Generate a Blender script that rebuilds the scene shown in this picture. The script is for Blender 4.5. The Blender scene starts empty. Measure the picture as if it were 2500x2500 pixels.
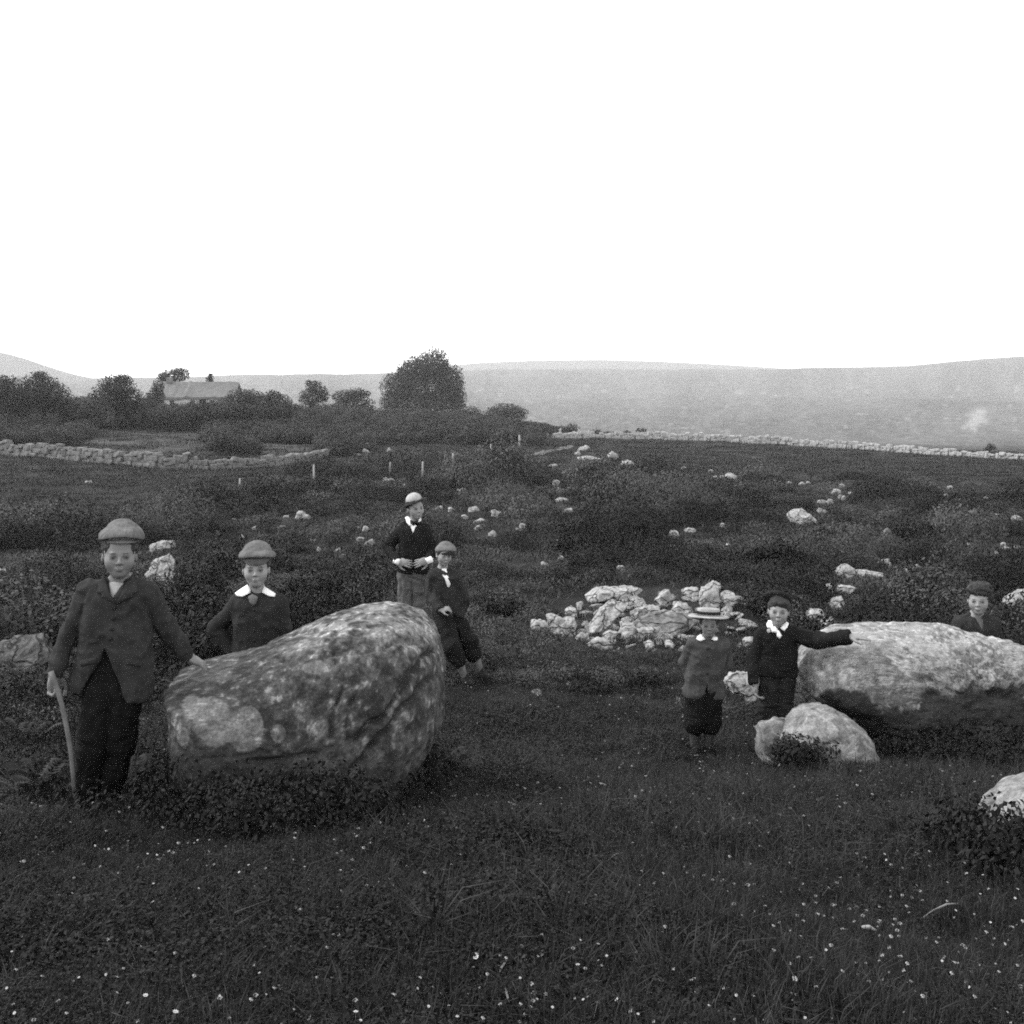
import bpy, math, random
import numpy as np
from mathutils import Vector, Matrix

random.seed(7)
RNG = np.random.default_rng(7)
SC = bpy.context.scene
COL = SC.collection

# ------------------------------------------------------------------ camera
F = 2680.0            # focal length in pixels of the 2500 px photograph
VH = 965.0            # eye level row
CZ = 1.5              # camera height over the ground it stands on
cam = bpy.data.cameras.new('camera')
cam.sensor_width = 36.0
cam.lens = 36.0 * F / 2500.0
cam.shift_y = -(1250.0 - VH) / 2500.0
cam.clip_start = 0.1
cam.clip_end = 20000.0
camo = bpy.data.objects.new('camera', cam)
camo.location = (0, 0, CZ)
camo.rotation_euler = (math.radians(90), 0, 0)
COL.objects.link(camo)
SC.camera = camo

# ------------------------------------------------------------------ world and sun (soft overcast day)
SUN_EL, SUN_AZ = math.radians(50), math.radians(-82)   # azimuth from +Y (view direction), minus = left
world = bpy.data.worlds.new('World')
SC.world = world
world.use_nodes = True
wn = world.node_tree
wn.nodes.clear()
w_out = wn.nodes.new('ShaderNodeOutputWorld')
w_bg = wn.nodes.new('ShaderNodeBackground')
w_sky = wn.nodes.new('ShaderNodeTexSky')
w_sky.sky_type = 'NISHITA'
w_sky.sun_disc = False
w_sky.sun_elevation = SUN_EL
w_sky.sun_rotation = SUN_AZ
w_sky.dust_density = 0.3
w_sky.air_density = 1.3
w_hs = wn.nodes.new('ShaderNodeHueSaturation')      # black and white plate
w_hs.inputs['Saturation'].default_value = 0.0
w_bg.inputs['Strength'].default_value = 0.15
wn.links.new(w_sky.outputs[0], w_hs.inputs['Color'])
wn.links.new(w_hs.outputs[0], w_bg.inputs[0])
wn.links.new(w_bg.outputs[0], w_out.inputs[0])

sun = bpy.data.lights.new('sun', 'SUN')
sun.energy = 1.0
sun.angle = math.radians(12)
suno = bpy.data.objects.new('sun', sun)
sd = Vector((math.cos(SUN_EL) * math.sin(SUN_AZ), math.cos(SUN_EL) * math.cos(SUN_AZ), math.sin(SUN_EL)))
suno.rotation_euler = (-sd).to_track_quat('-Z', 'Y').to_euler()
suno.location = (-20, 0, 40)
COL.objects.link(suno)

SC.view_settings.view_transform = 'Standard'
SC.view_settings.look = 'None'
SC.view_settings.gamma = 1.0
SC.view_settings.use_curve_mapping = False
SC.view_settings.exposure = 1.5
SC.render.engine = 'CYCLES'
SC.cycles.use_denoising = False
SC.cycles.pixel_filter_type = 'BLACKMAN_HARRIS'
SC.cycles.filter_width = 1.8
SC.cycles.use_adaptive_sampling = False
SC.cycles.max_bounces = 5
SC.cycles.volume_bounces = 3
SC.cycles.sample_clamp_indirect = 1.2
SC.cycles.sample_clamp_direct = 1.2

# ------------------------------------------------------------------ noise in numpy
def _hash(ix, iy, iz, seed):
    n = (ix.astype(np.int64) * 374761393 + iy.astype(np.int64) * 668265263 +
         iz.astype(np.int64) * 1440670441 + seed * 974634777) & 0xFFFFFFFF
    n = ((n ^ (n >> 13)) * 1274126177) & 0xFFFFFFFF
    n = ((n ^ (n >> 16)) * 2246822519) & 0xFFFFFFFF
    return ((n ^ (n >> 15)) & 0xFFFFFF) / float(0xFFFFFF)

def vnoise(x, y, z=None, seed=0):
    x = np.asarray(x, float); y = np.asarray(y, float)
    z = np.zeros_like(x) if z is None else np.asarray(z, float)
    ix, iy, iz = np.floor(x), np.floor(y), np.floor(z)
    fx, fy, fz = x - ix, y - iy, z - iz
    fx, fy, fz = [t * t * (3 - 2 * t) for t in (fx, fy, fz)]
    out = 0
    for a in (0, 1):
        for b in (0, 1):
            for c in (0, 1):
                w = (fx if a else 1 - fx) * (fy if b else 1 - fy) * (fz if c else 1 - fz)
                out = out + w * _hash(ix + a, iy + b, iz + c, seed)
    return out * 2 - 1

def fbm(x, y, z=None, seed=0, octv=4, gain=0.5):
    s, amp, f = 0, 1.0, 1.0
    for o in range(octv):
        s = s + amp * vnoise(np.asarray(x) * f, np.asarray(y) * f, None if z is None else np.asarray(z) * f, seed + o * 17)
        amp *= gain; f *= 2.03
    return s

# ------------------------------------------------------------------ terrain
def P(u, v, d):
    return np.array(((u - 1250.0) * d / F, d, CZ - (v - VH) * d / F))

_ctl = []
def ctl(u, d, z=None, v=None):
    zz = -(v - VH) * d / F if z is None else z
    _ctl.append(((u - 1250.0) / 1250.0 * 1.2, math.log(d) * 1.5, zz))
for u in (-2200, -800, 250, 1250, 2250, 3300, 4700):
    for d, z in ((0.6, -1.45), (1.6, -1.5), (2.7, -1.57), (4.0, -1.78), (5.3, -2.02), (6.6, -2.32), (8.0, -2.66)):
        ctl(u, d, z)
for u, prof in {
    -2200: ((10, -2.75), (14, -3.05), (22, -3.5), (40, -4.2), (62, -4.6), (85, -4.4), (130, -3.0)),
    -600: ((10, -2.75), (14, -3.05), (22, -3.5), (40, -4.2), (62, -4.6), (84, -4.4), (130, -3.0)),
    0: ((10, -2.75), (14, -3.05), (22, -3.5), (40, -4.2), (62, -4.55), (80, -4.33), (100, -3.9), (130, -2.8), (165, -1.8)),
    400: ((10, -2.75), (14, -3.05), (22, -3.5), (40, -4.3), (60, -4.75), (72, -4.84), (92, -4.3), (115, -3.4), (150, -1.6)),
    800: ((10, -2.73), (14, -3.0), (20, -3.35), (30, -3.75), (45, -4.4), (65, -5.0), (88, -4.9), (115, -3.9), (140, -2.9)),
    1250: ((10, -2.72), (14, -3.0), (20, -3.35), (30, -3.78), (45, -4.3), (70, -4.9), (95, -4.65), (125, -4.4)),
    1700: ((10, -2.74), (14, -2.98), (20, -3.3), (30, -3.85), (45, -4.5), (70, -4.95), (100, -5.1), (122, -5.0)),
    2200: ((10, -2.76), (14, -2.98), (20, -3.35), (30, -3.9), (45, -4.6), (70, -5.2), (100, -5.7), (115, -5.8)),
    2700: ((10, -2.78), (14, -3.0), (20, -3.4), (30, -3.95), (45, -4.65), (70, -5.3), (98, -6.0)),
    4700: ((10, -2.8), (14, -3.0), (20, -3.4), (30, -3.95), (45, -4.65), (70, -5.3), (98, -6.0)),
}.items():
    for d, z in prof:
        ctl(u, d, z)
RIDGE = ((-2200, 928), (-600, 928), (0, 929), (500, 921), (900, 914), (1150, 908), (1500, 905), (1900, 901), (2200, 896),
         (2290, 890), (2350, 882), (2430, 875), (2500, 871), (2900, 862), (4700, 855))
for u in (-2200, -600, 400, 1250, 1700, 2200, 2700, 4700):
    ctl(u, 200, v=1072); ctl(u, 350, v=1034); ctl(u, 700, v=976); ctl(u, 1050, v=940)
for u, d, v in ((760, 165, 1040), (1000, 190, 1032), (1150, 185, 1040), (1300, 165, 1058), (900, 175, 1034)):
    ctl(u, d, v=v)
for u, v in RIDGE:
    ctl(u, 1500, v=v)
for u in (-2200, 0, 1250, 2500, 4700):
    ctl(u, 2100, z=2.0); ctl(u, 2800, z=-6)
_A = np.array(_ctl)
def _tps(r2):
    return np.where(r2 > 1e-12, 0.5 * r2 * np.log(np.maximum(r2, 1e-12)), 0.0)
_n = len(_A)
_K = _tps(((_A[:, None, :2] - _A[None, :, :2]) ** 2).sum(-1)) + np.eye(_n) * 1e-4
_Pm = np.c_[np.ones(_n), _A[:, :2]]
_M = np.block([[_K, _Pm], [_Pm.T, np.zeros((3, 3))]])
_W = np.linalg.solve(_M, np.r_[_A[:, 2], np.zeros(3)])

def ground(x, y):
    x = np.atleast_1d(np.asarray(x, float)); y = np.atleast_1d(np.asarray(y, float))
    out = np.empty(x.shape)
    yy = np.clip(y, 0.6, 2800)
    a = np.clip(x / np.maximum(yy, 2.0) * F / 1250.0, -2.7, 2.7) * 1.2
    b = np.log(yy) * 1.5
    for i in range(0, x.size, 20000):
        s = slice(i, i + 20000)
        r2 = (a[s, None] - _A[None, :, 0]) ** 2 + (b[s, None] - _A[None, :, 1]) ** 2
        out[s] = _tps(r2) @ _W[:_n] + _W[_n] + _W[_n + 1] * a[s] + _W[_n + 2] * b[s]
    near = 0.035 * fbm(x * 1.3, y * 1.3, seed=3, octv=3)
    mid = np.clip((y - 9) / 8, 0, 1) * np.clip((75 - y) / 30, 0, 1) * 0.34 * fbm(x * .3, y * .3, seed=5, octv=3)
    far = np.clip((y - 180) / 400, 0, 1) * (1.6 * fbm(x * .012, y * .012, seed=8, octv=4))
    return out + near + mid + far + CZ

_DS = np.exp(np.linspace(math.log(2.0), math.log(2400), 1400))
def hit(u, v, lift=0.0):
    x = (u - 1250.0) * _DS / F
    z = CZ - (v - VH) * _DS / F
    g = ground(x, _DS) + lift
    k = np.nonzero(z <= g)[0]
    if len(k) == 0:
        i = len(_DS) - 1
    else:
        i = k[0]
    d = _DS[i]
    if 0 < i and len(k):
        a0, a1 = z[i - 1] - g[i - 1], z[i] - g[i]
        t = a0 / (a0 - a1 + 1e-9)
        d = _DS[i - 1] + (d - _DS[i - 1]) * t
    return P(u, v, d)

# ------------------------------------------------------------------ object helpers
def tag(o, label=None, cat=None, group=None, kind=None):
    if label: o['label'] = label
    if cat: o['category'] = cat
    if group: o['group'] = group
    if kind: o['kind'] = kind
    return o

def empty(name, loc, label, cat, group=None):
    o = bpy.data.objects.new(name, None)
    o.empty_display_size = 0.1
    o.location = [float(t) for t in loc]
    COL.objects.link(o)
    return tag(o, label, cat, group)

def mesh_of(name, verts, faces, smooth=True, col=None):
    me = bpy.data.meshes.new(name)
    verts = np.asarray(verts, np.float32)
    if isinstance(faces, np.ndarray) and faces.ndim == 2:
        nf, k = faces.shape
        me.vertices.add(len(verts)); me.vertices.foreach_set('co', verts.ravel())
        me.loops.add(nf * k); me.loops.foreach_set('vertex_index', faces.astype(np.int32).ravel())
        me.polygons.add(nf)
        me.polygons.foreach_set('loop_start', np.arange(0, nf * k, k, dtype=np.int32))
        me.update(calc_edges=True)
    else:
        me.from_pydata([tuple(v) for v in verts.tolist()], [], faces)
    me.validate()
    if col is not None:
        c = np.asarray(col, np.float32)
        at = me.color_attributes.new('Col', 'FLOAT_COLOR', 'POINT')
        rgba = np.ones((len(verts), 4), np.float32)
        rgba[:, :3] = c[:, None]
        at.data.foreach_set('color', rgba.ravel())
    if smooth:
        me.polygons.foreach_set('use_smooth', np.ones(len(me.polygons), bool))
    me.update()
    return me

def obj(name, me, mat, parent=None, origin=None):
    o = bpy.data.objects.new(name, me)
    if mat and not me.materials:
        me.materials.append(mat)
    COL.objects.link(o)
    if parent:
        o.parent = parent
    return o

# ------------------------------------------------------------------ materials (grey: the plate is black and white)
def new_mat(name):
    m = bpy.data.materials.new(name)
    m.use_nodes = True
    nt = m.node_tree
    b = nt.nodes['Principled BSDF']
    b.inputs['Specular IOR Level'].default_value = 0.15
    return m, nt, b

def nd(nt, t, **kw):
    n = nt.nodes.new(t)
    for k, v in kw.items():
        if k in n.inputs: n.inputs[k].default_value = v
        else: setattr(n, k, v)
    return n

def ramp(nt, fac, stops):
    r = nt.nodes.new('ShaderNodeValToRGB')
    e = r.color_ramp.elements
    while len(e) < len(stops): e.new(0.5)
    for i, (p, c) in enumerate(stops):
        e[i].position = p; e[i].color = (c, c, c, 1)
    nt.links.new(fac, r.inputs[0])
    return r

def mat_noise(name, lo, hi, scale, rough=0.85, bump=0.3, bscale=None, bdist=0.01, vcol=False, scale2=None, amt2=0.5, spec=0.12):
    m, nt, b = new_mat(name)
    b.inputs['Roughness'].default_value = rough
    b.inputs['Specular IOR Level'].default_value = spec
    tc = nt.nodes.new('ShaderNodeTexCoord')
    n1 = nd(nt, 'ShaderNodeTexNoise', Scale=scale, Detail=6.0, Roughness=0.6)
    nt.links.new(tc.outputs['Object'], n1.inputs['Vector'])
    r = ramp(nt, n1.outputs[0], ((0.3, lo), (0.7, hi)))
    c = r.outputs[0]
    if scale2:
        n2 = nd(nt, 'ShaderNodeTexNoise', Scale=scale2, Detail=4.0)
        nt.links.new(tc.outputs['Object'], n2.inputs['Vector'])
        r2 = ramp(nt, n2.outputs[0], ((0.3, 1 - amt2), (0.7, 1 + amt2 * .6)))
        mx = nd(nt, 'ShaderNodeMix', data_type='RGBA', blend_type='MULTIPLY')
        mx.inputs[0].default_value = 1
        nt.links.new(c, mx.inputs[6]); nt.links.new(r2.outputs[0], mx.inputs[7])
        c = mx.outputs[2]
    if vcol:
        at = nd(nt, 'ShaderNodeAttribute', attribute_name='Col')
        mx = nd(nt, 'ShaderNodeMix', data_type='RGBA', blend_type='MULTIPLY')
        mx.inputs[0].default_value = 1
        nt.links.new(c, mx.inputs[6]); nt.links.new(at.outputs[0], mx.inputs[7])
        c = mx.outputs[2]
    nt.links.new(c, b.inputs['Base Color'])
    if bump:
        n3 = nd(nt, 'ShaderNodeTexNoise', Scale=bscale or scale * 4, Detail=8.0, Roughness=0.65)
        nt.links.new(tc.outputs['Object'], n3.inputs['Vector'])
        bp = nd(nt, 'ShaderNodeBump', Strength=bump, Distance=bdist)
        nt.links.new(n3.outputs[0], bp.inputs['Height'])
        nt.links.new(bp.outputs[0], b.inputs['Normal'])
    return m

def add_cracks(m, scale, depth, width=.05):
    nt = m.node_tree; b = nt.nodes['Principled BSDF']
    tc = nt.nodes.new('ShaderNodeTexCoord')
    nz = nd(nt, 'ShaderNodeTexNoise', Scale=scale * 1.3, Detail=3.0)
    nt.links.new(tc.outputs['Object'], nz.inputs['Vector'])
    ad = nd(nt, 'ShaderNodeMix', data_type='RGBA', blend_type='ADD'); ad.inputs[0].default_value = .35
    nt.links.new(tc.outputs['Object'], ad.inputs[6]); nt.links.new(nz.outputs[1], ad.inputs[7])
    vo = nd(nt, 'ShaderNodeTexVoronoi', feature='DISTANCE_TO_EDGE', Scale=scale)
    nt.links.new(ad.outputs[2], vo.inputs['Vector'])
    r = ramp(nt, vo.outputs['Distance'], ((0.0, depth), (width, 1.0)))
    src = b.inputs['Base Color'].links[0].from_socket
    mx = nd(nt, 'ShaderNodeMix', data_type='RGBA', blend_type='MULTIPLY'); mx.inputs[0].default_value = 1
    nt.links.new(src, mx.inputs[6]); nt.links.new(r.outputs[0], mx.inputs[7]); nt.links.new(mx.outputs[2], b.inputs['Base Color'])
    bp = nt.nodes.new('ShaderNodeBump'); bp.inputs['Strength'].default_value = .9; bp.inputs['Distance'].default_value = .04
    old = b.inputs['Normal'].links[0].from_socket
    nt.links.new(old, bp.inputs['Normal']); nt.links.new(r.outputs[0], bp.inputs['Height']); nt.links.new(bp.outputs[0], b.inputs['Normal'])

def mat_leaf(name, lo, hi, rough=0.6, trans=0.0):
    m, nt, b = new_mat(name)
    b.inputs['Roughness'].default_value = rough
    oi = nt.nodes.new('ShaderNodeObjectInfo')
    ge = nt.nodes.new('ShaderNodeNewGeometry')
    ad = nd(nt, 'ShaderNodeMath', operation='ADD'); nt.links.new(oi.outputs['Random'], ad.inputs[0]); nt.links.new(ge.outputs['Random Per Island'], ad.inputs[1])
    hf = nd(nt, 'ShaderNodeMath', operation='MULTIPLY'); nt.links.new(ad.outputs[0], hf.inputs[0]); hf.inputs[1].default_value = 0.5
    r = ramp(nt, hf.outputs[0], ((0.15, lo), (0.85, hi)))
    nt.links.new(r.outputs[0], b.inputs['Base Color'])
    if trans:
        tr = nt.nodes.new('ShaderNodeBsdfTranslucent')
        nt.links.new(r.outputs[0], tr.inputs[0])
        mx = nd(nt, 'ShaderNodeMixShader'); mx.inputs[0].default_value = trans
        out = nt.nodes['Material Output']
        nt.links.new(b.outputs[0], mx.inputs[1]); nt.links.new(tr.outputs[0], mx.inputs[2]); nt.links.new(mx.outputs[0], out.inputs[0])
    return m

M = {}
M['ground'] = mat_noise('ground_turf', 0.6, 1.5, 2.2, rough=0.95, bump=0.8, bscale=25, bdist=0.05, vcol=True, scale2=0.35, amt2=0.3, spec=0.03)
M['boulder'] = mat_noise('granite_boulder', 0.75, 1.3, 16, rough=0.9, bump=0.7, bscale=45, bdist=0.02, vcol=True, scale2=70, amt2=0.35)
M['limestone'] = mat_noise('pale_limestone', 0.2, 0.42, 5, rough=0.9, bump=0.8, bscale=18, bdist=0.03, scale2=22, amt2=0.4)
M['dullstone'] = mat_noise('dull_grey_stone', 0.055, 0.17, 5, rough=0.9, bump=0.8, bscale=18, bdist=0.03, scale2=22, amt2=0.4)
M['wallstone_far'] = mat_noise('wall_stone_far', 0.16, 0.4, 1.7, rough=0.9, bump=0.6, bscale=9, bdist=0.03)
M['wallstone'] = mat_noise('wall_stone', 0.07, 0.2, 1.7, rough=0.9, bump=0.6, bscale=9, bdist=0.03)
add_cracks(M['limestone'], 3.2, .3); add_cracks(M['dullstone'], 3.0, .4)
M['pavement'] = mat_noise('limestone_pavement', 0.05, 0.32, 5, rough=0.9, bump=0.9, bscale=14, bdist=0.05, scale2=14, amt2=0.5)
add_cracks(M['pavement'], 2.2, .35, .05)
M['path'] = mat_noise('stony_path', 0.035, 0.17, 2.0, rough=0.95, bump=0.6, bscale=12, bdist=0.05)
M['grass_dark'] = mat_leaf('grass_blade_dark', 0.004, 0.018, 0.6, 0.2)
M['grass'] = mat_leaf('grass_blade', 0.006, 0.05, 0.6, 0.25)
M['herb'] = mat_leaf('herb_leaf', 0.006, 0.04, 0.6, 0.2)
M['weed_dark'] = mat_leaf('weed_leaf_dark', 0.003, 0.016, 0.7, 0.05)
M['fern'] = mat_leaf('fern_frond', 0.008, 0.03, 0.6, 0.2)
M['scrub'] = mat_leaf('scrub_leaf', 0.008, 0.034, 0.6, 0.1)
M['scrub_pale'] = mat_leaf('scrub_leaf_pale', 0.025, 0.085, 0.6, 0.1)
M['scrub_dark'] = mat_leaf('scrub_leaf_dark', 0.003, 0.014, 0.6, 0.1)
M['tree'] = mat_leaf('tree_leaf', 0.014, 0.042, 0.6, 0.2)
M['bark'] = mat_noise('bark', 0.018, 0.035, 4, bump=0.6)
M['floret'] = mat_noise('grey_floret', 0.12, 0.4, 3, rough=0.7, bump=0)
M['petal'] = mat_noise('white_petal', 0.38, 0.52, 30, rough=0.6, bump=0)
M['post'] = mat_noise('weathered_post', 0.2, 0.32, 6, bump=0.4)
M['stem'] = mat_noise('dry_stem', 0.14, 0.24, 8, bump=0)
M['thatch'] = mat_noise('roof_thatch', 0.1, 0.15, 1.2, bump=0.5, bscale=6, bdist=0.05)
M['limewash'] = mat_noise('limewashed_wall', 0.35, 0.5, 1.5, bump=0.2)
M['glass'] = mat_noise('dark_window', 0.02, 0.03, 1, rough=0.2, bump=0, spec=0.5)
M['skin'] = mat_noise('skin', 0.92, 1.08, 30, rough=0.55, bump=0.05, vcol=True, spec=0.3)
M['hair'] = mat_noise('dark_hair', 0.015, 0.04, 60, rough=0.6, bump=0.6, bscale=120, bdist=0.004)
def cloth(name, a, s=38, sp=0.06):
    return mat_noise(name, a * 0.78, a * 1.22, s, rough=0.95, bump=0.6, bscale=150, bdist=0.004, scale2=12, amt2=0.28, spec=sp)
M['tweed'] = cloth('dark_tweed', 0.032)
M['tweed2'] = cloth('brown_wool', 0.027)
M['tweed_grey'] = cloth('grey_tweed', 0.055)
M['serge'] = cloth('black_serge', 0.013)
M['trouser_dark'] = cloth('charcoal_trouser', 0.009)
M['trouser_mid'] = cloth('grey_corduroy', 0.09)
M['trouser_low'] = cloth('dim_wool_trouser', 0.022)
M['capcloth'] = cloth('pale_cap_tweed', 0.125, 60)
M['peak'] = cloth('cap_peak', 0.11)
M['peakdark'] = cloth('cap_peak_dark', 0.07)
M['felt'] = cloth('pale_felt', 0.33)
M['darkfelt'] = cloth('dark_felt', 0.022)
M['straw'] = cloth('straw', 0.3, 90)
M['linen'] = mat_noise('white_linen', 0.74, 0.84, 25, rough=0.8, bump=0.15, bscale=60, bdist=0.003)
M['shirt'] = mat_noise('flannel_shirt', 0.24, 0.33, 25, rough=0.85, bump=0.2, bscale=60, bdist=0.003)
M['sock'] = cloth('dark_stocking', 0.055)
M['palesock'] = cloth('grey_stocking', 0.15)
M['leather'] = mat_noise('boot_leather', 0.012, 0.022, 20, rough=0.7, bump=0.3, spec=0.12)
M['stick'] = mat_noise('peeled_stick', 0.08, 0.15, 14, rough=0.6, bump=0.2)

# ------------------------------------------------------------------ ground sheet
def build_ground():
    r = np.exp(np.linspace(math.log(1.2), math.log(2700), 420))
    th_in = np.radians(np.linspace(-48, 48, 601))
    th = np.r_[np.radians(np.linspace(-180, -50, 40)), th_in, np.radians(np.linspace(50, 180, 40))[:-1]]
    R, T = np.meshgrid(r, th, indexing='ij')
    y0 = -2.0
    back = np.abs(np.degrees(T)) > 85
    R = np.where(back, np.minimum(R, 60 + R * 0.001), R)
    X = R * np.sin(T); Y = y0 + R * np.cos(T)
    x, y = X.ravel(), Y.ravel()
    z = ground(x, y)
    nr, nt_ = R.shape
    idx = np.arange(nr * nt_).reshape(nr, nt_)
    a = idx[:-1, :]; b = idx[1:, :]
    an, bn = np.roll(a, -1, 1), np.roll(b, -1, 1)
    faces = np.stack([a, an, bn, b], -1).reshape(-1, 4)
    # albedo: turf dark, moor a little paler with heathery patches and a scree fan
    base = 0.02 + 0.007 * fbm(x * .5, y * .5, seed=21)
    fld = np.clip((y - 14) / 30, 0, 1)
    base = base + fld * 0.006
    strip = (y > 86) & (y < 116)
    uq = 1250 + F * x / np.maximum(y, 1)
    base = base + np.where(strip & (uq > 205) & (uq < 515), .03, 0) + np.where((y > 84) & (y < 100) & (uq > 610) & (uq < 790), .03, 0)
    moor = np.clip((y - np.interp(x / np.maximum(y, 1) * F + 1250, (1100, 1500), (170, 112))) / 40, 0, 1)
    ua, la = x / np.maximum(y, 1) * F, np.log(np.maximum(y, 1)) * 83.0      # even-sized patches on the far slope
    mt = 0.112 + .014 * fbm(ua / 110, la / 60, seed=31, octv=3) + .012 * fbm(ua / 14, la / 8, seed=33, octv=3, gain=.8)
    base = base * (1 - moor) + moor * mt
    uu = 1250 + F * x / np.maximum(y, 1); vv = VH - F * (z - CZ) / np.maximum(y, 1)
    w = 34 - (vv - 1000) * 0.42
    q = np.clip(1.3 - np.abs(uu - 2385 + (vv - 1000) * .1) / np.maximum(w, 3) + .8 * fbm(ua / 22, la / 14, seed=4), 0, 1) * np.clip((vv - 990) / 14, 0, 1) * np.clip((1066 - vv) / 12, 0, 1) * (y > 150)
    base = base + q * .10
    sp = np.clip((fbm(ua / 16, la / 7, seed=43, octv=2) - .85) * 4, 0, 1) * (y > 170) * (y < 1100)
    base = base + sp * .06
    me = mesh_of('ground', np.c_[x, y, z], faces, True, np.clip(base, 0.02, 0.6))
    o = obj('ground', me, M['ground']); tag(o, kind='structure')
build_ground()

def hill(name, pts, d, depth):
    us = np.linspace(pts[0][0], pts[-1][0], 160)
    vs = np.interp(us, [p[0] for p in pts], [p[1] for p in pts])
    vs = np.convolve(np.pad(vs, 6, 'edge'), np.ones(13) / 13, 'valid')
    x = (us - 1250) * d / F
    zt = CZ - (vs - VH) * d / F
    rows = []
    for t in np.linspace(0, 1, 14):
        yy = d - depth * (1 - t)
        zz = -8 + (zt + 8) * (1 - (1 - t) ** 1.8)
        zz = zz + 2.0 * fbm(x * .01, np.full_like(x, yy) * .01, seed=51) * t * (1 - t) * 4
        rows.append(np.c_[x, np.full_like(x, yy), zz])
    for t in (0.3, 1.0):
        rows.append(np.c_[x, np.full_like(x, d + depth * t), zt * (1 - t) - 8 * t])
    V = np.concatenate(rows)
    n = len(us); R_ = len(rows)
    idx = np.arange(n * R_).reshape(R_, n)
    fs = np.stack([idx[:-1, :-1], idx[:-1, 1:], idx[1:, 1:], idx[1:, :-1]], -1).reshape(-1, 4)
    me = mesh_of(name, V, fs, True, np.full(len(V), 0.08))
    tag(obj(name, me, M['ground']), kind='structure')
hill('hill', ((-1600, 870), (-700, 842), (-250, 845), (-60, 850), (0, 856), (60, 872), (110, 893), (160, 912), (230, 926), (330, 934), (420, 945)), 1750, 200)
hill('hill', ((1000, 915), (1100, 893), (1160, 886), (1300, 880), (1480, 878), (1650, 884), (1800, 892), (1950, 902), (2100, 920)), 2500, 250)

# ------------------------------------------------------------------ scattering of ground cover (stuff)
def proto(name, me, mat):
    me.materials.append(mat)
    o = bpy.data.objects.new(name, me)
    return o

def scatter(name, pts, rots, scls, pid, protos):
    coll = bpy.data.collections.new(name + '_kinds')
    for p in protos: coll.objects.link(p)
    me = bpy.data.meshes.new(name)
    n = len(pts)
    me.vertices.add(n); me.vertices.foreach_set('co', np.asarray(pts, np.float32).ravel())
    a = me.attributes.new('rot', 'FLOAT_VECTOR', 'POINT'); a.data.foreach_set('vector', np.asarray(rots, np.float32).ravel())
    a = me.attributes.new('scl', 'FLOAT_VECTOR', 'POINT'); a.data.foreach_set('vector', np.asarray(scls, np.float32).ravel())
    a = me.attributes.new('pid', 'INT', 'POINT'); a.data.foreach_set('value', np.asarray(pid, np.int32))
    o = bpy.data.objects.new(name, me); COL.objects.link(o)
    ng = bpy.data.node_groups.new(name + '_nodes', 'GeometryNodeTree')
    ng.interface.new_socket('Geometry', in_out='INPUT', socket_type='NodeSocketGeometry')
    ng.interface.new_socket('Geometry', in_out='OUTPUT', socket_type='NodeSocketGeometry')
    N, L = ng.nodes, ng.links
    gi = N.new('NodeGroupInput'); go = N.new('NodeGroupOutput')
    ci = N.new('GeometryNodeCollectionInfo'); ci.inputs['Collection'].default_value = coll
    ci.inputs['Separate Children'].default_value = True; ci.inputs['Reset Children'].default_value = True
    ip = N.new('GeometryNodeInstanceOnPoints'); ip.inputs['Pick Instance'].default_value = True
    def attr(nm, ty):
        k = N.new('GeometryNodeInputNamedAttribute'); k.data_type = ty; k.inputs['Name'].default_value = nm
        return k.outputs['Attribute']
    er = N.new('FunctionNodeEulerToRotation')
    L.new(attr('rot', 'FLOAT_VECTOR'), er.inputs[0])
    L.new(gi.outputs[0], ip.inputs['Points']); L.new(ci.outputs[0], ip.inputs['Instance'])
    L.new(attr('pid', 'INT'), ip.inputs['Instance Index'])
    L.new(er.outputs[0], ip.inputs['Rotation'])
    L.new(attr('scl', 'FLOAT_VECTOR'), ip.inputs['Scale'])
    L.new(ip.outputs[0], go.inputs[0])
    md = o.modifiers.new('scatter', 'NODES'); md.node_group = ng
    tag(o, kind='stuff')
    return o

def blades(n, h, rad, w, seed, lean=0.5, flat=False):
    rg = np.random.default_rng(seed)
    V, Fc = [], []
    for i in range(n):
        a = rg.uniform(0, 2 * math.pi); r = rad * math.sqrt(rg.uniform(0, 1))
        bx, by = r * math.cos(a), r * math.sin(a)
        la = rg.uniform(0, 2 * math.pi); ln = abs(rg.normal(0, lean)) * h
        hh = h * rg.uniform(0.5, 1.1)
        wx, wy = -math.sin(la + rg.normal(0, .6)) * w, math.cos(la) * w
        k = len(V)
        dx, dy = math.cos(la) * ln, math.sin(la) * ln
        V += [(bx - wx, by - wy, -.01), (bx + wx, by + wy, -.01),
              (bx + dx * .35 + wx * .8, by + dy * .35 + wy * .8, hh * .6), (bx + dx * .35 - wx * .8, by + dy * .35 - wy * .8, hh * .6),
              (bx + dx, by + dy, hh * (1 - 0.25 * min(1, ln / h)))]
        Fc += [(k, k + 1, k + 2, k + 3), (k + 3, k + 2, k + 4)]
    return mesh_of('tuft', np.array(V), Fc, False)

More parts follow.
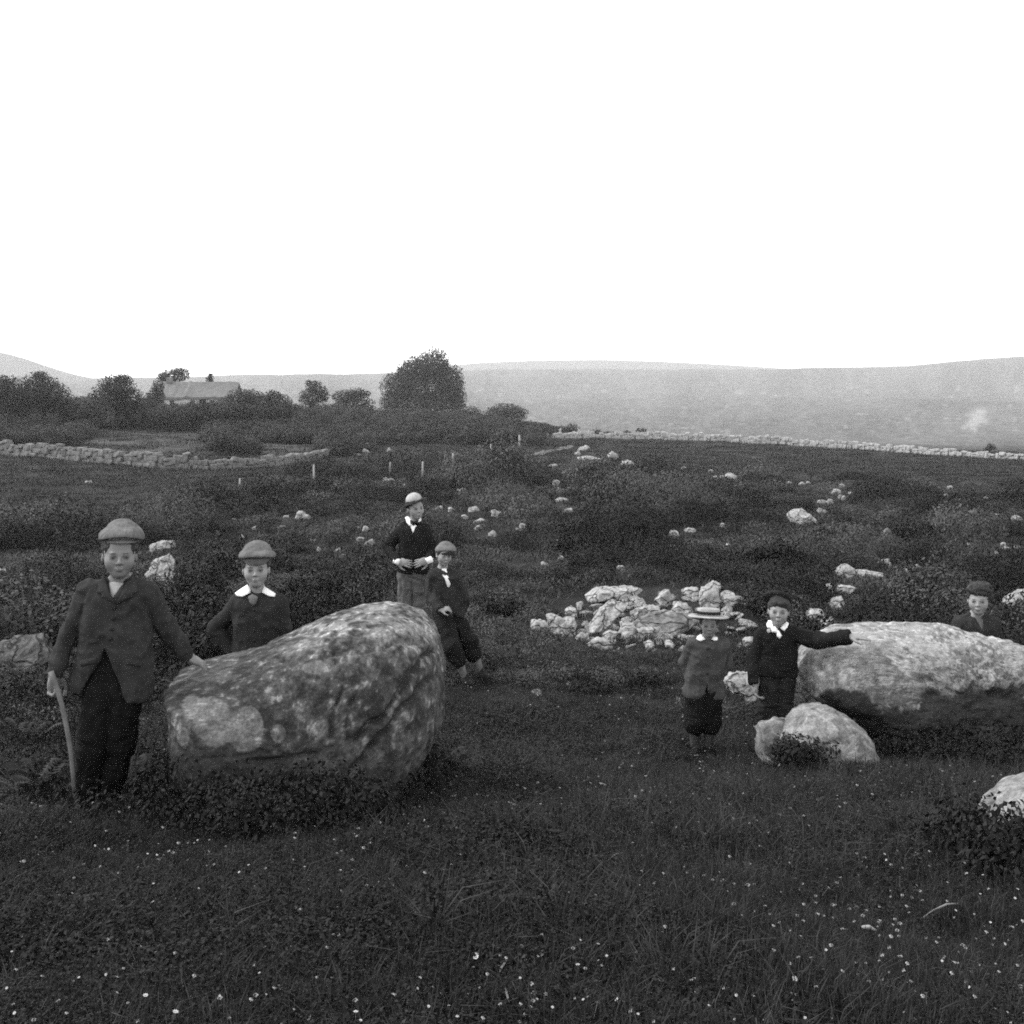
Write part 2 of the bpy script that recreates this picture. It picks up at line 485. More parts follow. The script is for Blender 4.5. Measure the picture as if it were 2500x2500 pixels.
def leafcloud(n, rx, ry, rz, size, seed, up=0.5, z0=0.0, shell=0.5, out=0.6, rnd=0.6):
    rg = np.random.default_rng(seed)
    d = rg.normal(size=(n, 3)); d /= np.linalg.norm(d, axis=1)[:, None]
    r = rg.uniform(shell, 1, n) ** 0.6
    c = d * r[:, None] * np.array((rx, ry, rz))
    c[:, 2] += z0
    nrm = d * out + rg.normal(size=(n, 3)) * rnd; nrm[:, 2] += up
    nrm /= np.linalg.norm(nrm, axis=1)[:, None]
    t = np.cross(nrm, rg.normal(size=(n, 3))); t /= np.linalg.norm(t, axis=1)[:, None]
    b = np.cross(nrm, t)
    s = size * rg.uniform(0.55, 1.3, n)[:, None]
    V = np.stack([c - t * s, c - b * s * .55 + nrm * s * .12, c + t * s, c + b * s * .55 + nrm * s * .12], 1).reshape(-1, 3)
    Fc = np.arange(n * 4).reshape(n, 4)
    return V, Fc

def sample_screen(n, dmin, dmax, umin=-350, umax=2850, power=1.0):
    u = RNG.uniform(umin, umax, n)
    t = RNG.uniform(0, 1, n) ** power
    d = np.exp(math.log(dmin) + (math.log(dmax) - math.log(dmin)) * t)
    x = (u - 1250) * d / F
    z = ground(x, d)
    v = VH - (z - CZ) * F / d
    return u, v, d, x, z

def build_grass():
    pr = [proto('tuft_a', blades(40, .075, .07, .0013, 1, .6), M['grass']),
          proto('tuft_b', blades(34, .10, .07, .0014, 2, .5), M['grass']),
          proto('tuft_c', blades(44, .05, .08, .0017, 3, .8), M['grass']),
          proto('tuft_d', blades(10, .16, .06, .0013, 4, .45), M['grass'])]
    V, Fc = leafcloud(120, .09, .09, .025, .006, 5, up=1.4, z0=.035)
    pr.append(proto('tuft_e', mesh_of('clover', V, Fc, False), M['herb']))
    V, Fc = leafcloud(110, .08, .08, .03, .0068, 6, up=1.0, z0=.04)
    pr.append(proto('tuft_f', mesh_of('herb', V, Fc, False), M['herb']))
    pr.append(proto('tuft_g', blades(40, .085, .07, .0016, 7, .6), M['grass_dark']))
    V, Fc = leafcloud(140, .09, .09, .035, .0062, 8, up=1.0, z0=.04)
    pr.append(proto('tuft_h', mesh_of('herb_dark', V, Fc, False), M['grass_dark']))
    u, v, d, x, z = sample_screen(54000, 2.2, 15, -1000, 3600)
    n = len(u)
    bare = (((u - 1600) / 270) ** 2 + ((v - 1515) / 85) ** 2 < 1) & (RNG.uniform(0, 1, n) < .85)
    u, v, d, x, z = [t[~bare] for t in (u, v, d, x, z)]; n = len(u)
    clump = fbm(x * .9, d * .9, seed=61)
    pid = RNG.choice(6, n, p=[.3, .24, .22, .08, .10, .06])
    pid = np.where((fbm(x * 2.1, d * 2.1, seed=63) > .45) & (RNG.uniform(0, 1, n) < .6), 1, pid)
    dark = RNG.uniform(0, 1, n) < np.clip(.18 + .5 * clump + np.interp(u, (0, 700, 1100, 1500), (.5, .35, .1, -.05)) + .55 * np.exp(-(((u - 900) / 260) ** 2 + ((d - 5.0) / .5) ** 2)), 0, .95)  # extra dark tufts by the boulder paint its shadow, with some darker plants
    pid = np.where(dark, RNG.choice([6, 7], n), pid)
    low = ((np.abs(u - 1712) < 55) & (d > 7.0) & (d < 8.0)) | ((np.abs(u - 225) < 75) & (d > 4.8) & (d < 5.45))
    s = RNG.uniform(.7, 1.25, n) * (1 + .45 * clump) * np.where(low, .45, 1) * np.clip(.8 + (d - 2) * .09, .8, 1.9)
    rot = np.c_[RNG.normal(0, .12, n), RNG.normal(0, .12, n), RNG.uniform(0, 6.28, n)]
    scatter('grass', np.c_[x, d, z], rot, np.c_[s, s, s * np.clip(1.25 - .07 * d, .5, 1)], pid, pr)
build_grass()

PEOPLE_XY = []
def build_scrub():
    pr = []
    for i in range(4):
        V, Fc = leafcloud(520, .5, .5, .30, .024 + .006 * i, 80 + i, up=.5, z0=.12, shell=.3)
        pr.append(proto('scrub_' + 'abcd'[i], mesh_of('bush', V, Fc, False), M[('scrub', 'scrub', 'scrub_pale', 'scrub_dark')[i]]))
    pr.append(proto('scrub_e', blades(110, .3, .35, .0035, 90, .5), M['grass']))
    u, v, d, x, z = sample_screen(22000, 9.0, 78, -800, 3300)
    dens = fbm(x * .22 + 4, d * .16, seed=71, octv=3)
    # smooth grazed field on the left and the smooth strip below the right wall
    lf = (v < np.interp(u, (-300, 300, 620, 900), (1335, 1300, 1190, 1100))) 
    rf = (v < np.interp(u, (1400, 1700, 2000, 2500), (1090, 1180, 1165, 1190))) & (u > 1380)
    pathz = np.abs(v - np.interp(u, (1040, 1180, 1280, 1400), (1172, 1146, 1116, 1092))) < 7
    keep = ~(lf | rf) & (dens > -0.35) & ~(pathz & (u > 1000) & (u < 1450))
    keep &= ~((d < 13) & (RNG.uniform(0, 1, len(u)) < .35))
    keep &= ~((u > 1000) & (u < 1800) & (v > 1420) & (v < 1640) & (RNG.uniform(0, 1, len(u)) < .75))
    u, v, d, x, z, dens = [t[keep] for t in (u, v, d, x, z, dens)]
    n = len(u)
    size = np.clip(.16 + .016 * d, .26, .95) * RNG.uniform(.6, 1.3, n) * (1 + .5 * np.clip(dens, -.5, 1))
    free = np.ones(n, bool)                 # nothing grows on the rocks or right before them
    for (ru, rv0, rv1, rw, rd) in ROCKS:
        rad = size * .5 * F / d; top = v - size * .42 * F / d
        free &= ~((np.abs(u - ru) < rw * .5 + rad * .6) & (top < rv1 - .4 * (rv1 - rv0)) & (v > rv0) & (d < rd + .6))
    u, v, d, x, z, dens, size = [t[free] for t in (u, v, d, x, z, dens, size)]
    n = len(u)
    tone = fbm(x * .3 + 9, np.log(d) * 7, seed=77, octv=3) + RNG.normal(0, .25, n)
    pid = np.where(tone > .35, 2, np.where(tone < -.3, 3, RNG.integers(0, 2, n)))
    pid = np.where(RNG.uniform(0, 1, n) < .12, 4, pid)
    rot = np.c_[RNG.normal(0, .1, n), RNG.normal(0, .1, n), RNG.uniform(0, 6.28, n)]
    scl = np.c_[size, size, size * RNG.uniform(.6, 1.1, n)]
    o = scatter('scrub', np.c_[x, d, z], rot, scl, pid, pr)
    # short turf of the fields
    pr2 = [proto('turf_a', blades(40, .1, .3, .006, 95, .7), M['scrub_pale']), proto('turf_b', blades(40, .1, .3, .006, 96, .7), M['scrub'])]
    u, v, d, x, z = sample_screen(21000, 13, 120, -800, 3300)
    bare = (((u - 1600) / 270) ** 2 + ((v - 1515) / 85) ** 2 < 1) & (RNG.uniform(0, 1, len(u)) < .85)
    u, v, d, x, z = [t[~bare] for t in (u, v, d, x, z)]
    n = len(u); s = np.clip(.6 + d * .03, .6, 3.2) * RNG.uniform(.7, 1.3, n)
    scatter('field_grass', np.c_[x, d, z], np.c_[np.zeros(n), np.zeros(n), RNG.uniform(0, 6.28, n)],
            np.c_[s, s, s * .6], ((v < np.interp(u, (-300, 300, 620, 900, 1400, 1700, 2500), (1340, 1310, 1200, 1100, 1110, 1185, 1195))) | (RNG.uniform(0, 1, n) < .3)).astype(int), pr2)
# ------------------------------------------------------------------ stones
ORD = 'first second third fourth fifth sixth seventh eighth ninth tenth eleventh twelfth thirteenth fourteenth fifteenth sixteenth seventeenth'.split()
def radial(outline, n):
    p = np.asarray(outline, float)
    # area centroid
    x, y = p[:, 0], p[:, 1]; xn, yn = np.roll(x, -1), np.roll(y, -1)
    cr = x * yn - xn * y; A = cr.sum() / 2
    c = np.array((((x + xn) * cr).sum() / (6 * A), ((y + yn) * cr).sum() / (6 * A)))
    th = np.linspace(0, 2 * math.pi, n, endpoint=False)
    D = np.c_[np.cos(th), np.sin(th)]
    r = np.zeros(n)
    q = p - c
    for i in range(len(q)):
        a, b = q[i], q[(i + 1) % len(q)]
        e = b - a
        den = D[:, 0] * e[1] - D[:, 1] * e[0]
        with np.errstate(divide='ignore', invalid='ignore'):
            t = (a[0] * e[1] - a[1] * e[0]) / den
            s = (a[0] * D[:, 1] - a[1] * D[:, 0]) / den
        ok = (t > 0) & (s >= -1e-6) & (s <= 1 + 1e-6) & np.isfinite(t)
        r = np.where(ok, np.maximum(r, t), r)
    return c, th, r

def inflate(outline_px, d, T, nth=48, nph=24, ys=None, lean=0.0, smooth=3, amp=0.03, freq=2.0, facets=0, seed=0, e1=0.6, e2=0.85, inset=1.0):
    """closed stone whose outline at depth d follows outline_px; T = half thickness in metres."""
    vm = (min(p[1] for p in outline_px) + max(p[1] for p in outline_px)) / 2
    zc = CZ - (vm - VH) * d / F
    ol = []
    for u, v in outline_px:
        de = d                                  # depth at which this bit of the outline really lies
        for _ in range(4):
            x, z = (u - 1250) * de / F, CZ - (v - VH) * de / F
            de = d + lean * (z - zc) + (float(ys(x)) if ys is not None else 0.0)
        ol.append(((u - 1250) * de / F, CZ - (v - VH) * de / F))
    c, th, r = radial(ol, nth)
    for _ in range(smooth):
        r = (np.roll(r, 1) + 2 * r + np.roll(r, -1)) / 4
    r = r * inset
    pf = np.linspace(-math.pi / 2, math.pi / 2, 3001)
    Sf = np.abs(np.cos(pf)) ** e1; Cf = np.sign(np.sin(pf)) * np.abs(np.sin(pf)) ** e2
    arc = np.r_[0, np.cumsum(np.hypot(np.diff(Sf) * r.mean(), np.diff(Cf) * T))]
    ph = np.interp(np.linspace(0, arc[-1], nph), arc, pf)
    S = np.abs(np.cos(ph)) ** e1
    C = np.sign(np.sin(ph)) * np.abs(np.sin(ph)) ** e2
    S[0] = S[-1] = 0
    X = (r * np.cos(th))[None, :] * S[:, None]
    Z = (r * np.sin(th))[None, :] * S[:, None]
    Y = np.repeat(C[:, None], nth, 1) * T
    rm = r.mean()
    rg = np.random.default_rng(seed + 1000)
    V = np.stack([X, Y, Z], -1).reshape(-1, 3)
    for _ in range(facets):
        nrm = rg.normal(size=3); nrm /= np.linalg.norm(nrm)
        h = (V @ nrm); lim = h.max() * rg.uniform(.66, .92)
        V = V - np.outer(np.maximum(h - lim, 0), nrm)
    ln = np.linalg.norm(V, axis=1)[:, None] + 1e-6
    k = freq / rm
    nz = fbm(V[:, 0] * k, V[:, 1] * k, V[:, 2] * k, seed=seed, octv=5, gain=.52)
    V = V + V / ln * (nz * amp * rm)[:, None]
    if ys is not None: V[:, 1] += ys(V[:, 0] + c[0])
    V[:, 1] += lean * (V[:, 2] + c[1] - zc)
    V += np.array((c[0], d, c[1]))
    idx = np.arange(nph * nth).reshape(nph, nth)
    a, b = idx[:-1], idx[1:]
    fs = np.stack([a, np.roll(a, -1, 1), np.roll(b, -1, 1), b], -1).reshape(-1, 4)
    # weld poles
    V[idx[0]] = V[idx[0]].mean(0); V[idx[-1]] = V[idx[-1]].mean(0)
    return V, fs, np.array((c[0], d, c[1]))

def stone_thing(name, V, fs, mat, label, cat='rock', group=None, col=None):
    base = np.array((V[:, 0].mean(), V[:, 1].mean(), V[:, 2].min()))
    me = mesh_of(name, V - base, fs, len(V) > 400, col)
    o = obj(name, me, mat); o.location = [float(t) for t in base]
    return tag(o, label, cat, group)

def pix(V):
    return 1250 + F * V[:, 0] / V[:, 1], VH - F * (V[:, 2] - CZ) / V[:, 1]

# the big boulder on the left
def boulder_left():
    ol = [(428, 1652), (472, 1637), (561, 1613), (626, 1590), (705, 1556), (766, 1530), (836, 1503), (887, 1492), (930, 1488), (971, 1491), (1022, 1506),
          (1058, 1545), (1074, 1602), (1078, 1680), (1072, 1754), (1045, 1830), (1000, 1900), (950, 1965), (870, 1995), (719, 2010), (580, 2000), (470, 1975),
          (438, 1940), (444, 1900), (444, 1842), (440, 1773), (434, 1700)]
    V, fs, c = inflate(ol, 5.75, .62, 380, 230, ys=lambda x: (x + 1.0) * .28, lean=.28, smooth=1, amp=.028, freq=1.7, seed=11, e1=.45, e2=.85)
    u, v = pix(V)
    # fractures running down the face, and a rough skin
    cr = np.zeros(len(V))
    for (a, b_, wd, dp) in (((1056, 1585), (955, 1715), 7, 1), ((955, 1715), (872, 1812), 6, 1), ((1046, 1650), (940, 1790), 8, .8), ((940, 1790), (850, 1895), 8, 1), ((835, 1675), (806, 1800), 6, .7),
                            ((866, 1690), (846, 1805), 5, .7), ((690, 1612), (860, 1592), 7, .5), ((860, 1592), (1015, 1562), 7, .6), ((620, 1862), (770, 1842), 8, .6), ((1000, 1720), (905, 1835), 5, .6), ((470, 1850), (640, 1836), 6, .5)):
        a = np.array(a, float); e = np.array(b_, float) - a; L2 = e @ e
        wob = 9 * vnoise(u * .03, v * .03, seed=14)
        t = np.clip(((u - a[0]) * e[0] + (v - a[1]) * e[1]) / L2, 0, 1)
        dd = np.hypot(u + wob - a[0] - t * e[0], v + wob - a[1] - t * e[1])
        cr = np.maximum(cr, dp * np.exp(-(dd / wd) ** 2))
    front = np.clip((c[1] + .28 * (V[:, 0] + 1.0) + .1 - V[:, 1]) / .1, 0, 1)
    cr *= front
    ln = V - c; ln /= np.linalg.norm(ln, axis=1)[:, None]
    rough = .009 * fbm(V[:, 0] * 14, V[:, 1] * 14, V[:, 2] * 14, seed=27, octv=4, gain=.6) + .008 * np.abs(fbm(V[:, 0] * 4, V[:, 1] * 4, V[:, 2] * 4, seed=28, octv=2))
    V = V + ln * (rough - .034 * cr)[:, None]
    n1 = fbm(V[:, 0] * 9, V[:, 1] * 9, V[:, 2] * 9, seed=12)
    n2 = fbm(V[:, 0] * 30, V[:, 1] * 30, V[:, 2] * 30, seed=13, octv=5, gain=.65)
    col = 0.052 + .026 * n1 + .040 * n2
    # pale lichen rosettes
    def patch(cu, cv, ru, rv, val, col, e=.35):
        q = ((u - cu) / ru) ** 2 + ((v - cv) / rv) ** 2 + e * n1 + .2 * n2
        t = np.clip((1 - q) * 9, 0, 1) * (V[:, 1] < c[1] + .4)
        return col * (1 - t) + t * (val * .55 + .035 * n2)
    for cu, cv, ru, rv, val in ((525, 1765, 52, 58, .24), (600, 1780, 40, 55, .22), (470, 1730, 26, 30, .22), (450, 1800, 16, 26, .2), 
                                (520, 1650, 60, 16, .17), (770, 1630, 36, 18, .2), (958, 1740, 12, 12, .3), 
                                (430, 1885, 22, 16, .3), (680, 1790, 16, 20, .19), (780, 1780, 26, 22, .18)):
        col = patch(cu, cv, ru, rv, val, col)
    top = np.clip((1640 - v) / 90, 0, 1) * np.clip((u - 640) / 120, 0, 1)  # skylight on the upper right plane painted in as paler tone
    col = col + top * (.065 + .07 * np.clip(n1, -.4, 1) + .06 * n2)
    moss_shade = np.clip((v - 1815 - 85 * np.clip((u - 680) / 140, 0, 1)) / 45 + .8 * n1, 0, 1)           # mossy foot, with the overhang's shade painted into the dark tone
    col = col * (1 - moss_shade) + moss_shade * .016
    sp = np.clip((n2 - .7) * 6, 0, 1) * np.clip((1850 - v) / 60, 0, 1)
    col = (col + sp * .10) * (1 - .6 * cr)
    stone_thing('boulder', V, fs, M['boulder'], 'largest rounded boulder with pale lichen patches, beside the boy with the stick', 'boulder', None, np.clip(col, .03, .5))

def boulder_right():
    ol = [(1941, 1655), (1945, 1615), (1968, 1580), (2010, 1555), (2053, 1540), (2107, 1532), (2169, 1531), (2252, 1534), (2335, 1543), (2418, 1557), (2500, 1572),
          (2590, 1600), (2660, 1650), (2690, 1740), (2640, 1830), (2500, 1850), (2300, 1850), (2160, 1830), (2090, 1780), (2030, 1730), (1985, 1702), (1955, 1680)]
    V, fs, c = inflate(ol, 8.3, .5, 400, 200, lean=.25, smooth=4, amp=.055, freq=2.0, seed=15, e1=.45, e2=.9)
    ln = V - c; ln /= np.linalg.norm(ln, axis=1)[:, None]
    pit = np.clip(fbm(V[:, 0] * 11, V[:, 1] * 11, V[:, 2] * 11, seed=30, octv=3) - .25, 0, 1)
    V = V + ln * (.016 * fbm(V[:, 0] * 8, V[:, 1] * 8, V[:, 2] * 8, seed=27, octv=5, gain=.6) - .05 * pit)[:, None]
    u, v = pix(V)
    n1 = fbm(V[:, 0] * 6, V[:, 1] * 6, V[:, 2] * 6, seed=16)
    n2 = fbm(V[:, 0] * 26, V[:, 1] * 26, V[:, 2] * 26, seed=17, octv=5, gain=.7)
    n2 = n2 - .5 * pit
    n3 = fbm(V[:, 0] * 3, V[:, 1] * 3, V[:, 2] * 4, seed=29)
    col = .225 + .075 * n1 + .075 * n2
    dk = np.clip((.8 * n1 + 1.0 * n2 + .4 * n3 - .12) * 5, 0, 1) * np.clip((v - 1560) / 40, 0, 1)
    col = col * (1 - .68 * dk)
    wh = np.clip((-.8 * n1 + .9 * n2 - .35) * 7, 0, 1)
    col = col + .12 * wh
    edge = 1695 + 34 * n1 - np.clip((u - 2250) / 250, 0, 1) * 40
    moss_shade = np.clip((v - edge) / 22 + .5 * n2, 0, 1)  # overgrown underside; its shade is painted in as the dark tone
    col = col * (1 - moss_shade) + moss_shade * .012
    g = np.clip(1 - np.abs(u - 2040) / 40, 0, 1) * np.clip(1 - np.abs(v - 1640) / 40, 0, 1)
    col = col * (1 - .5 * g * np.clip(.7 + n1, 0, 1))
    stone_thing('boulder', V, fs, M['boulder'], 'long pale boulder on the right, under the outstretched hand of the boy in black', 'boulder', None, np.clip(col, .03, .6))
    # smaller boulder in front of it
    ol = [(1915, 1800), (1925, 1770), (1945, 1745), (1968, 1727), (2022, 1728), (2072, 1752), (2100, 1778), (2122, 1806), (2138, 1850), (2120, 1885), (1990, 1885), (1900, 1850)]
    V, fs, c = inflate(ol, 7.3, .28, 180, 100, lean=.35, smooth=2, amp=.05, freq=2.2, seed=18, facets=3, e1=.42, inset=1.0)
    ln = V - c; ln /= np.linalg.norm(ln, axis=1)[:, None]
    V = V + ln * (.010 * fbm(V[:, 0] * 12, V[:, 1] * 12, V[:, 2] * 12, seed=27, octv=4, gain=.6))[:, None]
    n1 = fbm(V[:, 0] * 9, V[:, 1] * 9, V[:, 2] * 9, seed=19); n2 = fbm(V[:, 0] * 28, V[:, 1] * 28, V[:, 2] * 28, seed=20)
    dk = np.clip((n1 - .1) * 2.5, 0, 1)
    col = (.21 + .075 * n1 + .075 * n2) * (1 - .5 * dk)
    stone_thing('boulder', V, fs, M['boulder'], 'small hump-shaped pale boulder in front of the long pale boulder', 'boulder', None, np.clip(col, .04, .6))
    ol = [(1850, 1830), (1857, 1775), (1866, 1768), (1900, 1762), (1930, 1764), (1950, 1790), (1950, 1850), (1862, 1860)]
    V, fs, c = inflate(ol, 7.45, .16, 70, 40, smooth=0, amp=.12, freq=2.5, seed=22, lean=.2, facets=7, e1=.4, inset=1.05)
    n1 = fbm(V[:, 0] * 14, V[:, 1] * 14, V[:, 2] * 14, seed=23)
    stone_thing('boulder', V, fs, M['boulder'], 'little grey stone block against the left end of the small hump-shaped boulder', 'boulder', None, np.clip(.13 + .09 * n1, .04, .5))
    # boulder cut by the right edge
    ol = [(2392, 2040), (2402, 2006), (2426, 1968), (2462, 1934), (2505, 1908), (2570, 1892), (2640, 1945), (2670, 2030), (2640, 2120), (2520, 2140), (2430, 2110)]
    V, fs, c = inflate(ol, 4.65, .24, 140, 80, smooth=4, amp=.05, seed=24, lean=.25)
    n1 = fbm(V[:, 0] * 10, V[:, 1] * 10, V[:, 2] * 10, seed=25); n2 = fbm(V[:, 0] * 34, V[:, 1] * 34, V[:, 2] * 34, seed=26)
    u, v = pix(V)
    col = .19 + .08 * n1 + .07 * n2
    moss_shade = np.clip((v - 2025) / 15 + n1, 0, 1)
    col = col * (1 - moss_shade) + moss_shade * .05
    stone_thing('boulder', V, fs, M['boulder'], 'nearest grey boulder, cut off by the right edge of the picture', 'boulder', None, np.clip(col, .03, .55))
boulder_left(); boulder_right()

ROCKS = []
# limestone outcrop and the loose rocks of the hillside
def slab(outline, label, mat='limestone', T=None, group=None, bury=14, n=40, m=18, seed=0, facets=9, dd=0.0):
    us = [p[0] for p in outline]; vb = max(p[1] for p in outline)
    uc = sum(us) / len(us)
    d = hit(uc, vb - 2)[1] + dd + (.75 if mat == 'pavement' else 0)
    ol = list(outline)
    ROCKS.append((uc, min(p[1] for p in outline), vb, max(us) - min(us), d))
    w = (max(us) - min(us)) * d / F
    if mat == 'pavement': T = .12
    V, fs, c = inflate(ol, d, T or max(.1, w * .33), n, m, smooth=0, amp=.13, freq=3.2, facets=facets, seed=seed, lean=1.6 if mat == 'pavement' else .4, e1=.35, e2=.7, inset=1.0 if mat == 'pavement' else 1.17)
    return stone_thing('limestone_rock', V, fs, M[mat], label, 'rock', group)

G_OUT = 'slabs of the limestone outcrop'
OUT = [
 ([(1500, 1560), (1520, 1530), (1560, 1508), (1600, 1495), (1640, 1490), (1690, 1498), (1700, 1530), (1660, 1552), (1600, 1566), (1540, 1572)], 'broad low ledge that carries the stones of the limestone outcrop', 'pavement'),
 ([(1299, 1520), (1308, 1511), (1325, 1514), (1337, 1530), (1336, 1548), (1318, 1548), (1300, 1535)], 'small grey lump at the far left end of the limestone outcrop'),
 ([(1338, 1505), (1355, 1502), (1372, 1512), (1395, 1508), (1405, 1528), (1395, 1552), (1362, 1556), (1345, 1535)], 'broken grey rock second from the left end of the limestone outcrop'),
 ([(1380, 1490), (1394, 1483), (1408, 1489), (1412, 1505), (1395, 1512), (1380, 1505)], 'fist-shaped stone sitting on the left end of the limestone outcrop'),
 ([(1408, 1474), (1418, 1468), (1424, 1476), (1420, 1488), (1410, 1488)], 'topmost little stone on the left end of the limestone outcrop'),
 ([(1431, 1461), (1440, 1448), (1452, 1438), (1510, 1437), (1540, 1431), (1558, 1429), (1560, 1455), (1520, 1460), (1480, 1458), (1445, 1467)], 'long flat pale slab along the top left of the limestone outcrop'),
 ([(1434, 1545), (1452, 1515), (1470, 1490), (1492, 1475), (1530, 1475), (1512, 1495), (1492, 1520), (1485, 1545), (1455, 1552)], 'leaning pale slab slanting up through the middle of the limestone outcrop'),
 ([(1436, 1566), (1450, 1558), (1480, 1556), (1492, 1568), (1488, 1585), (1472, 1594), (1455, 1580), (1440, 1578)], 'lowest pale stone at the foot of the limestone outcrop'),
 ([(1470, 1552), (1490, 1540), (1512, 1544), (1508, 1562), (1485, 1566)], 'small pale stone just above the lowest stone of the outcrop'),
 ([(1494, 1530), (1512, 1522), (1560, 1530), (1600, 1528), (1615, 1545), (1600, 1558), (1560, 1566), (1530, 1562), (1510, 1545)], 'broad low pale slab in the front middle of the limestone outcrop'),
 ([(1545, 1498), (1558, 1488), (1585, 1477), (1605, 1484), (1610, 1498), (1590, 1508), (1555, 1508)], 'pitted grey-white slab in the centre of the limestone outcrop'),
 ([(1570, 1520), (1600, 1508), (1640, 1500), (1680, 1498), (1676, 1512), (1630, 1520), (1590, 1530)], 'long thin bright slab lying just left of the straw hat'),
 ([(1640, 1482), (1655, 1474), (1675, 1476), (1684, 1492), (1680, 1504), (1655, 1505), (1638, 1497)], 'brightest rounded block of the outcrop, up and left of the straw hat'),
 ([(1612, 1530), (1640, 1520), (1680, 1514), (1682, 1530), (1650, 1538), (1620, 1540)], 'flat pale slab below and left of the straw hat brim'),
 ([(1592, 1482), (1605, 1460), (1618, 1446), (1634, 1441), (1637, 1462), (1625, 1482)], 'upright wedge of grey rock at the top centre of the outcrop'),
 ([(1662, 1446), (1675, 1437), (1700, 1436), (1704, 1462), (1686, 1460), (1670, 1455)], 'small wedge-shaped slab at the top right of the outcrop'),
 ([(1711, 1450), (1716, 1434), (1740, 1432), (1752, 1445), (1753, 1480), (1735, 1490), (1712, 1486)], 'tall squarish block standing directly behind the straw hat'),
 ([(1730, 1428), (1742, 1419), (1755, 1425), (1757, 1438), (1740, 1440)], 'knob of rock perched on the tall block behind the straw hat'),
 ([(1756, 1482), (1762, 1460), (1785, 1450), (1802, 1452), (1796, 1470), (1775, 1486)], 'slanting grey slab right of the tall block behind the straw hat'),
 ([(1816, 1562), (1830, 1556), (1843, 1558), (1838, 1580), (1828, 1598), (1818, 1590)], 'narrow pale stone between the two small boys at shoulder height'),
 ([(1796, 1585), (1806, 1570), (1818, 1575), (1814, 1588), (1802, 1592)], 'small pale stone right of the shoulder of the boy in the straw hat'),
 ([(1766, 1672), (1774, 1652), (1800, 1645), (1830, 1646), (1838, 1680), (1836, 1720), (1822, 1726), (1816, 1692), (1790, 1690), (1772, 1688)], 'white rock between the boy in the straw hat and the boy in black'),
 ([(1575, 1570), (1586, 1564), (1596, 1572), (1592, 1584), (1578, 1584)], 'small round stone below the middle of the outcrop'),
 ([(1624, 1570), (1634, 1564), (1644, 1572), (1638, 1584), (1626, 1582)], 'small round stone left of the neck of the boy in the straw hat'),
 ([(1972, 1500), (1980, 1490), (2005, 1490), (2014, 1510), (2004, 1524), (1978, 1522)], 'grey block above the outstretched arm of the boy in black'),
 ([(2000, 1530), (2012, 1512), (2032, 1508), (2040, 1520), (2034, 1536), (2008, 1542)], 'pale block above the cuff of the outstretched arm'),
 ([(2025, 1476), (2035, 1462), (2052, 1458), (2058, 1472), (2046, 1486), (2028, 1486)], 'dull stone up the slope from the outstretched cuff'),
 ([(2040, 1446), (2048, 1430), (2070, 1432), (2085, 1428), (2086, 1444), (2062, 1452)], 'pale stone below the long white ledge on the right hillside'),
 ([(2020, 1445), (2018, 1428), (2026, 1425), (2032, 1440), (2030, 1450)], 'upright sliver of stone left of the pale stone below the white ledge'),
 ([(2040, 1405), (2046, 1388), (2064, 1378), (2084, 1390), (2082, 1412), (2060, 1418)], 'rounded white rock at the left end of the long white ledge'),
 ([(2082, 1395), (2110, 1394), (2150, 1400), (2166, 1404), (2130, 1412), (2090, 1412)], 'long thin white ledge of rock on the right hillside'),
 ([(2144, 1386), (2150, 1368), (2168, 1366), (2176, 1380), (2182, 1386), (2160, 1390)], 'pale broken rock above the tip of the long white ledge'),
 ([(1928, 1262), (1936, 1250), (1962, 1246), (1982, 1252), (1995, 1266), (1988, 1280), (1965, 1284), (1938, 1274)], 'large domed pale rock on the far right hillside'),
 ([(2434, 1484), (2450, 1468), (2480, 1452), (2510, 1440), (2530, 1455), (2520, 1485), (2480, 1490), (2448, 1492)], 'slanting pale slab at the right edge beside the bareheaded boy'),
 ([(358, 1412), (360, 1390), (372, 1372), (395, 1366), (408, 1360), (418, 1372), (421, 1405), (418, 1424), (385, 1426)], 'pale stone block at the right shoulder of the boy with the stick'),
 ([(356, 1340), (372, 1330), (395, 1322), (420, 1322), (422, 1334), (395, 1342), (370, 1350)], 'low pale ledge just above the stone block by the tall boy'),
 ([(-20, 1600), (20, 1568), (60, 1552), (100, 1546), (122, 1556), (125, 1600), (90, 1640), (10, 1650)], 'rough grey rock at the left edge beside the arm of the boy with the stick', 'dullstone'),
 ([(2154, 1312), (2158, 1296), (2166, 1290), (2176, 1298), (2180, 1314)], 'dull upright stone alone in dark scrub on the right', 'dullstone'),
]
for i, t in enumerate(OUT):
    big = max(p[0] for p in t[0]) - min(p[0] for p in t[0]) > 60
    slab(t[0], t[1], t[2] if len(t) > 2 else 'limestone', group=G_OUT if i < 24 else None, seed=200 + i, n=80 if big else 44, m=36 if big else 20)

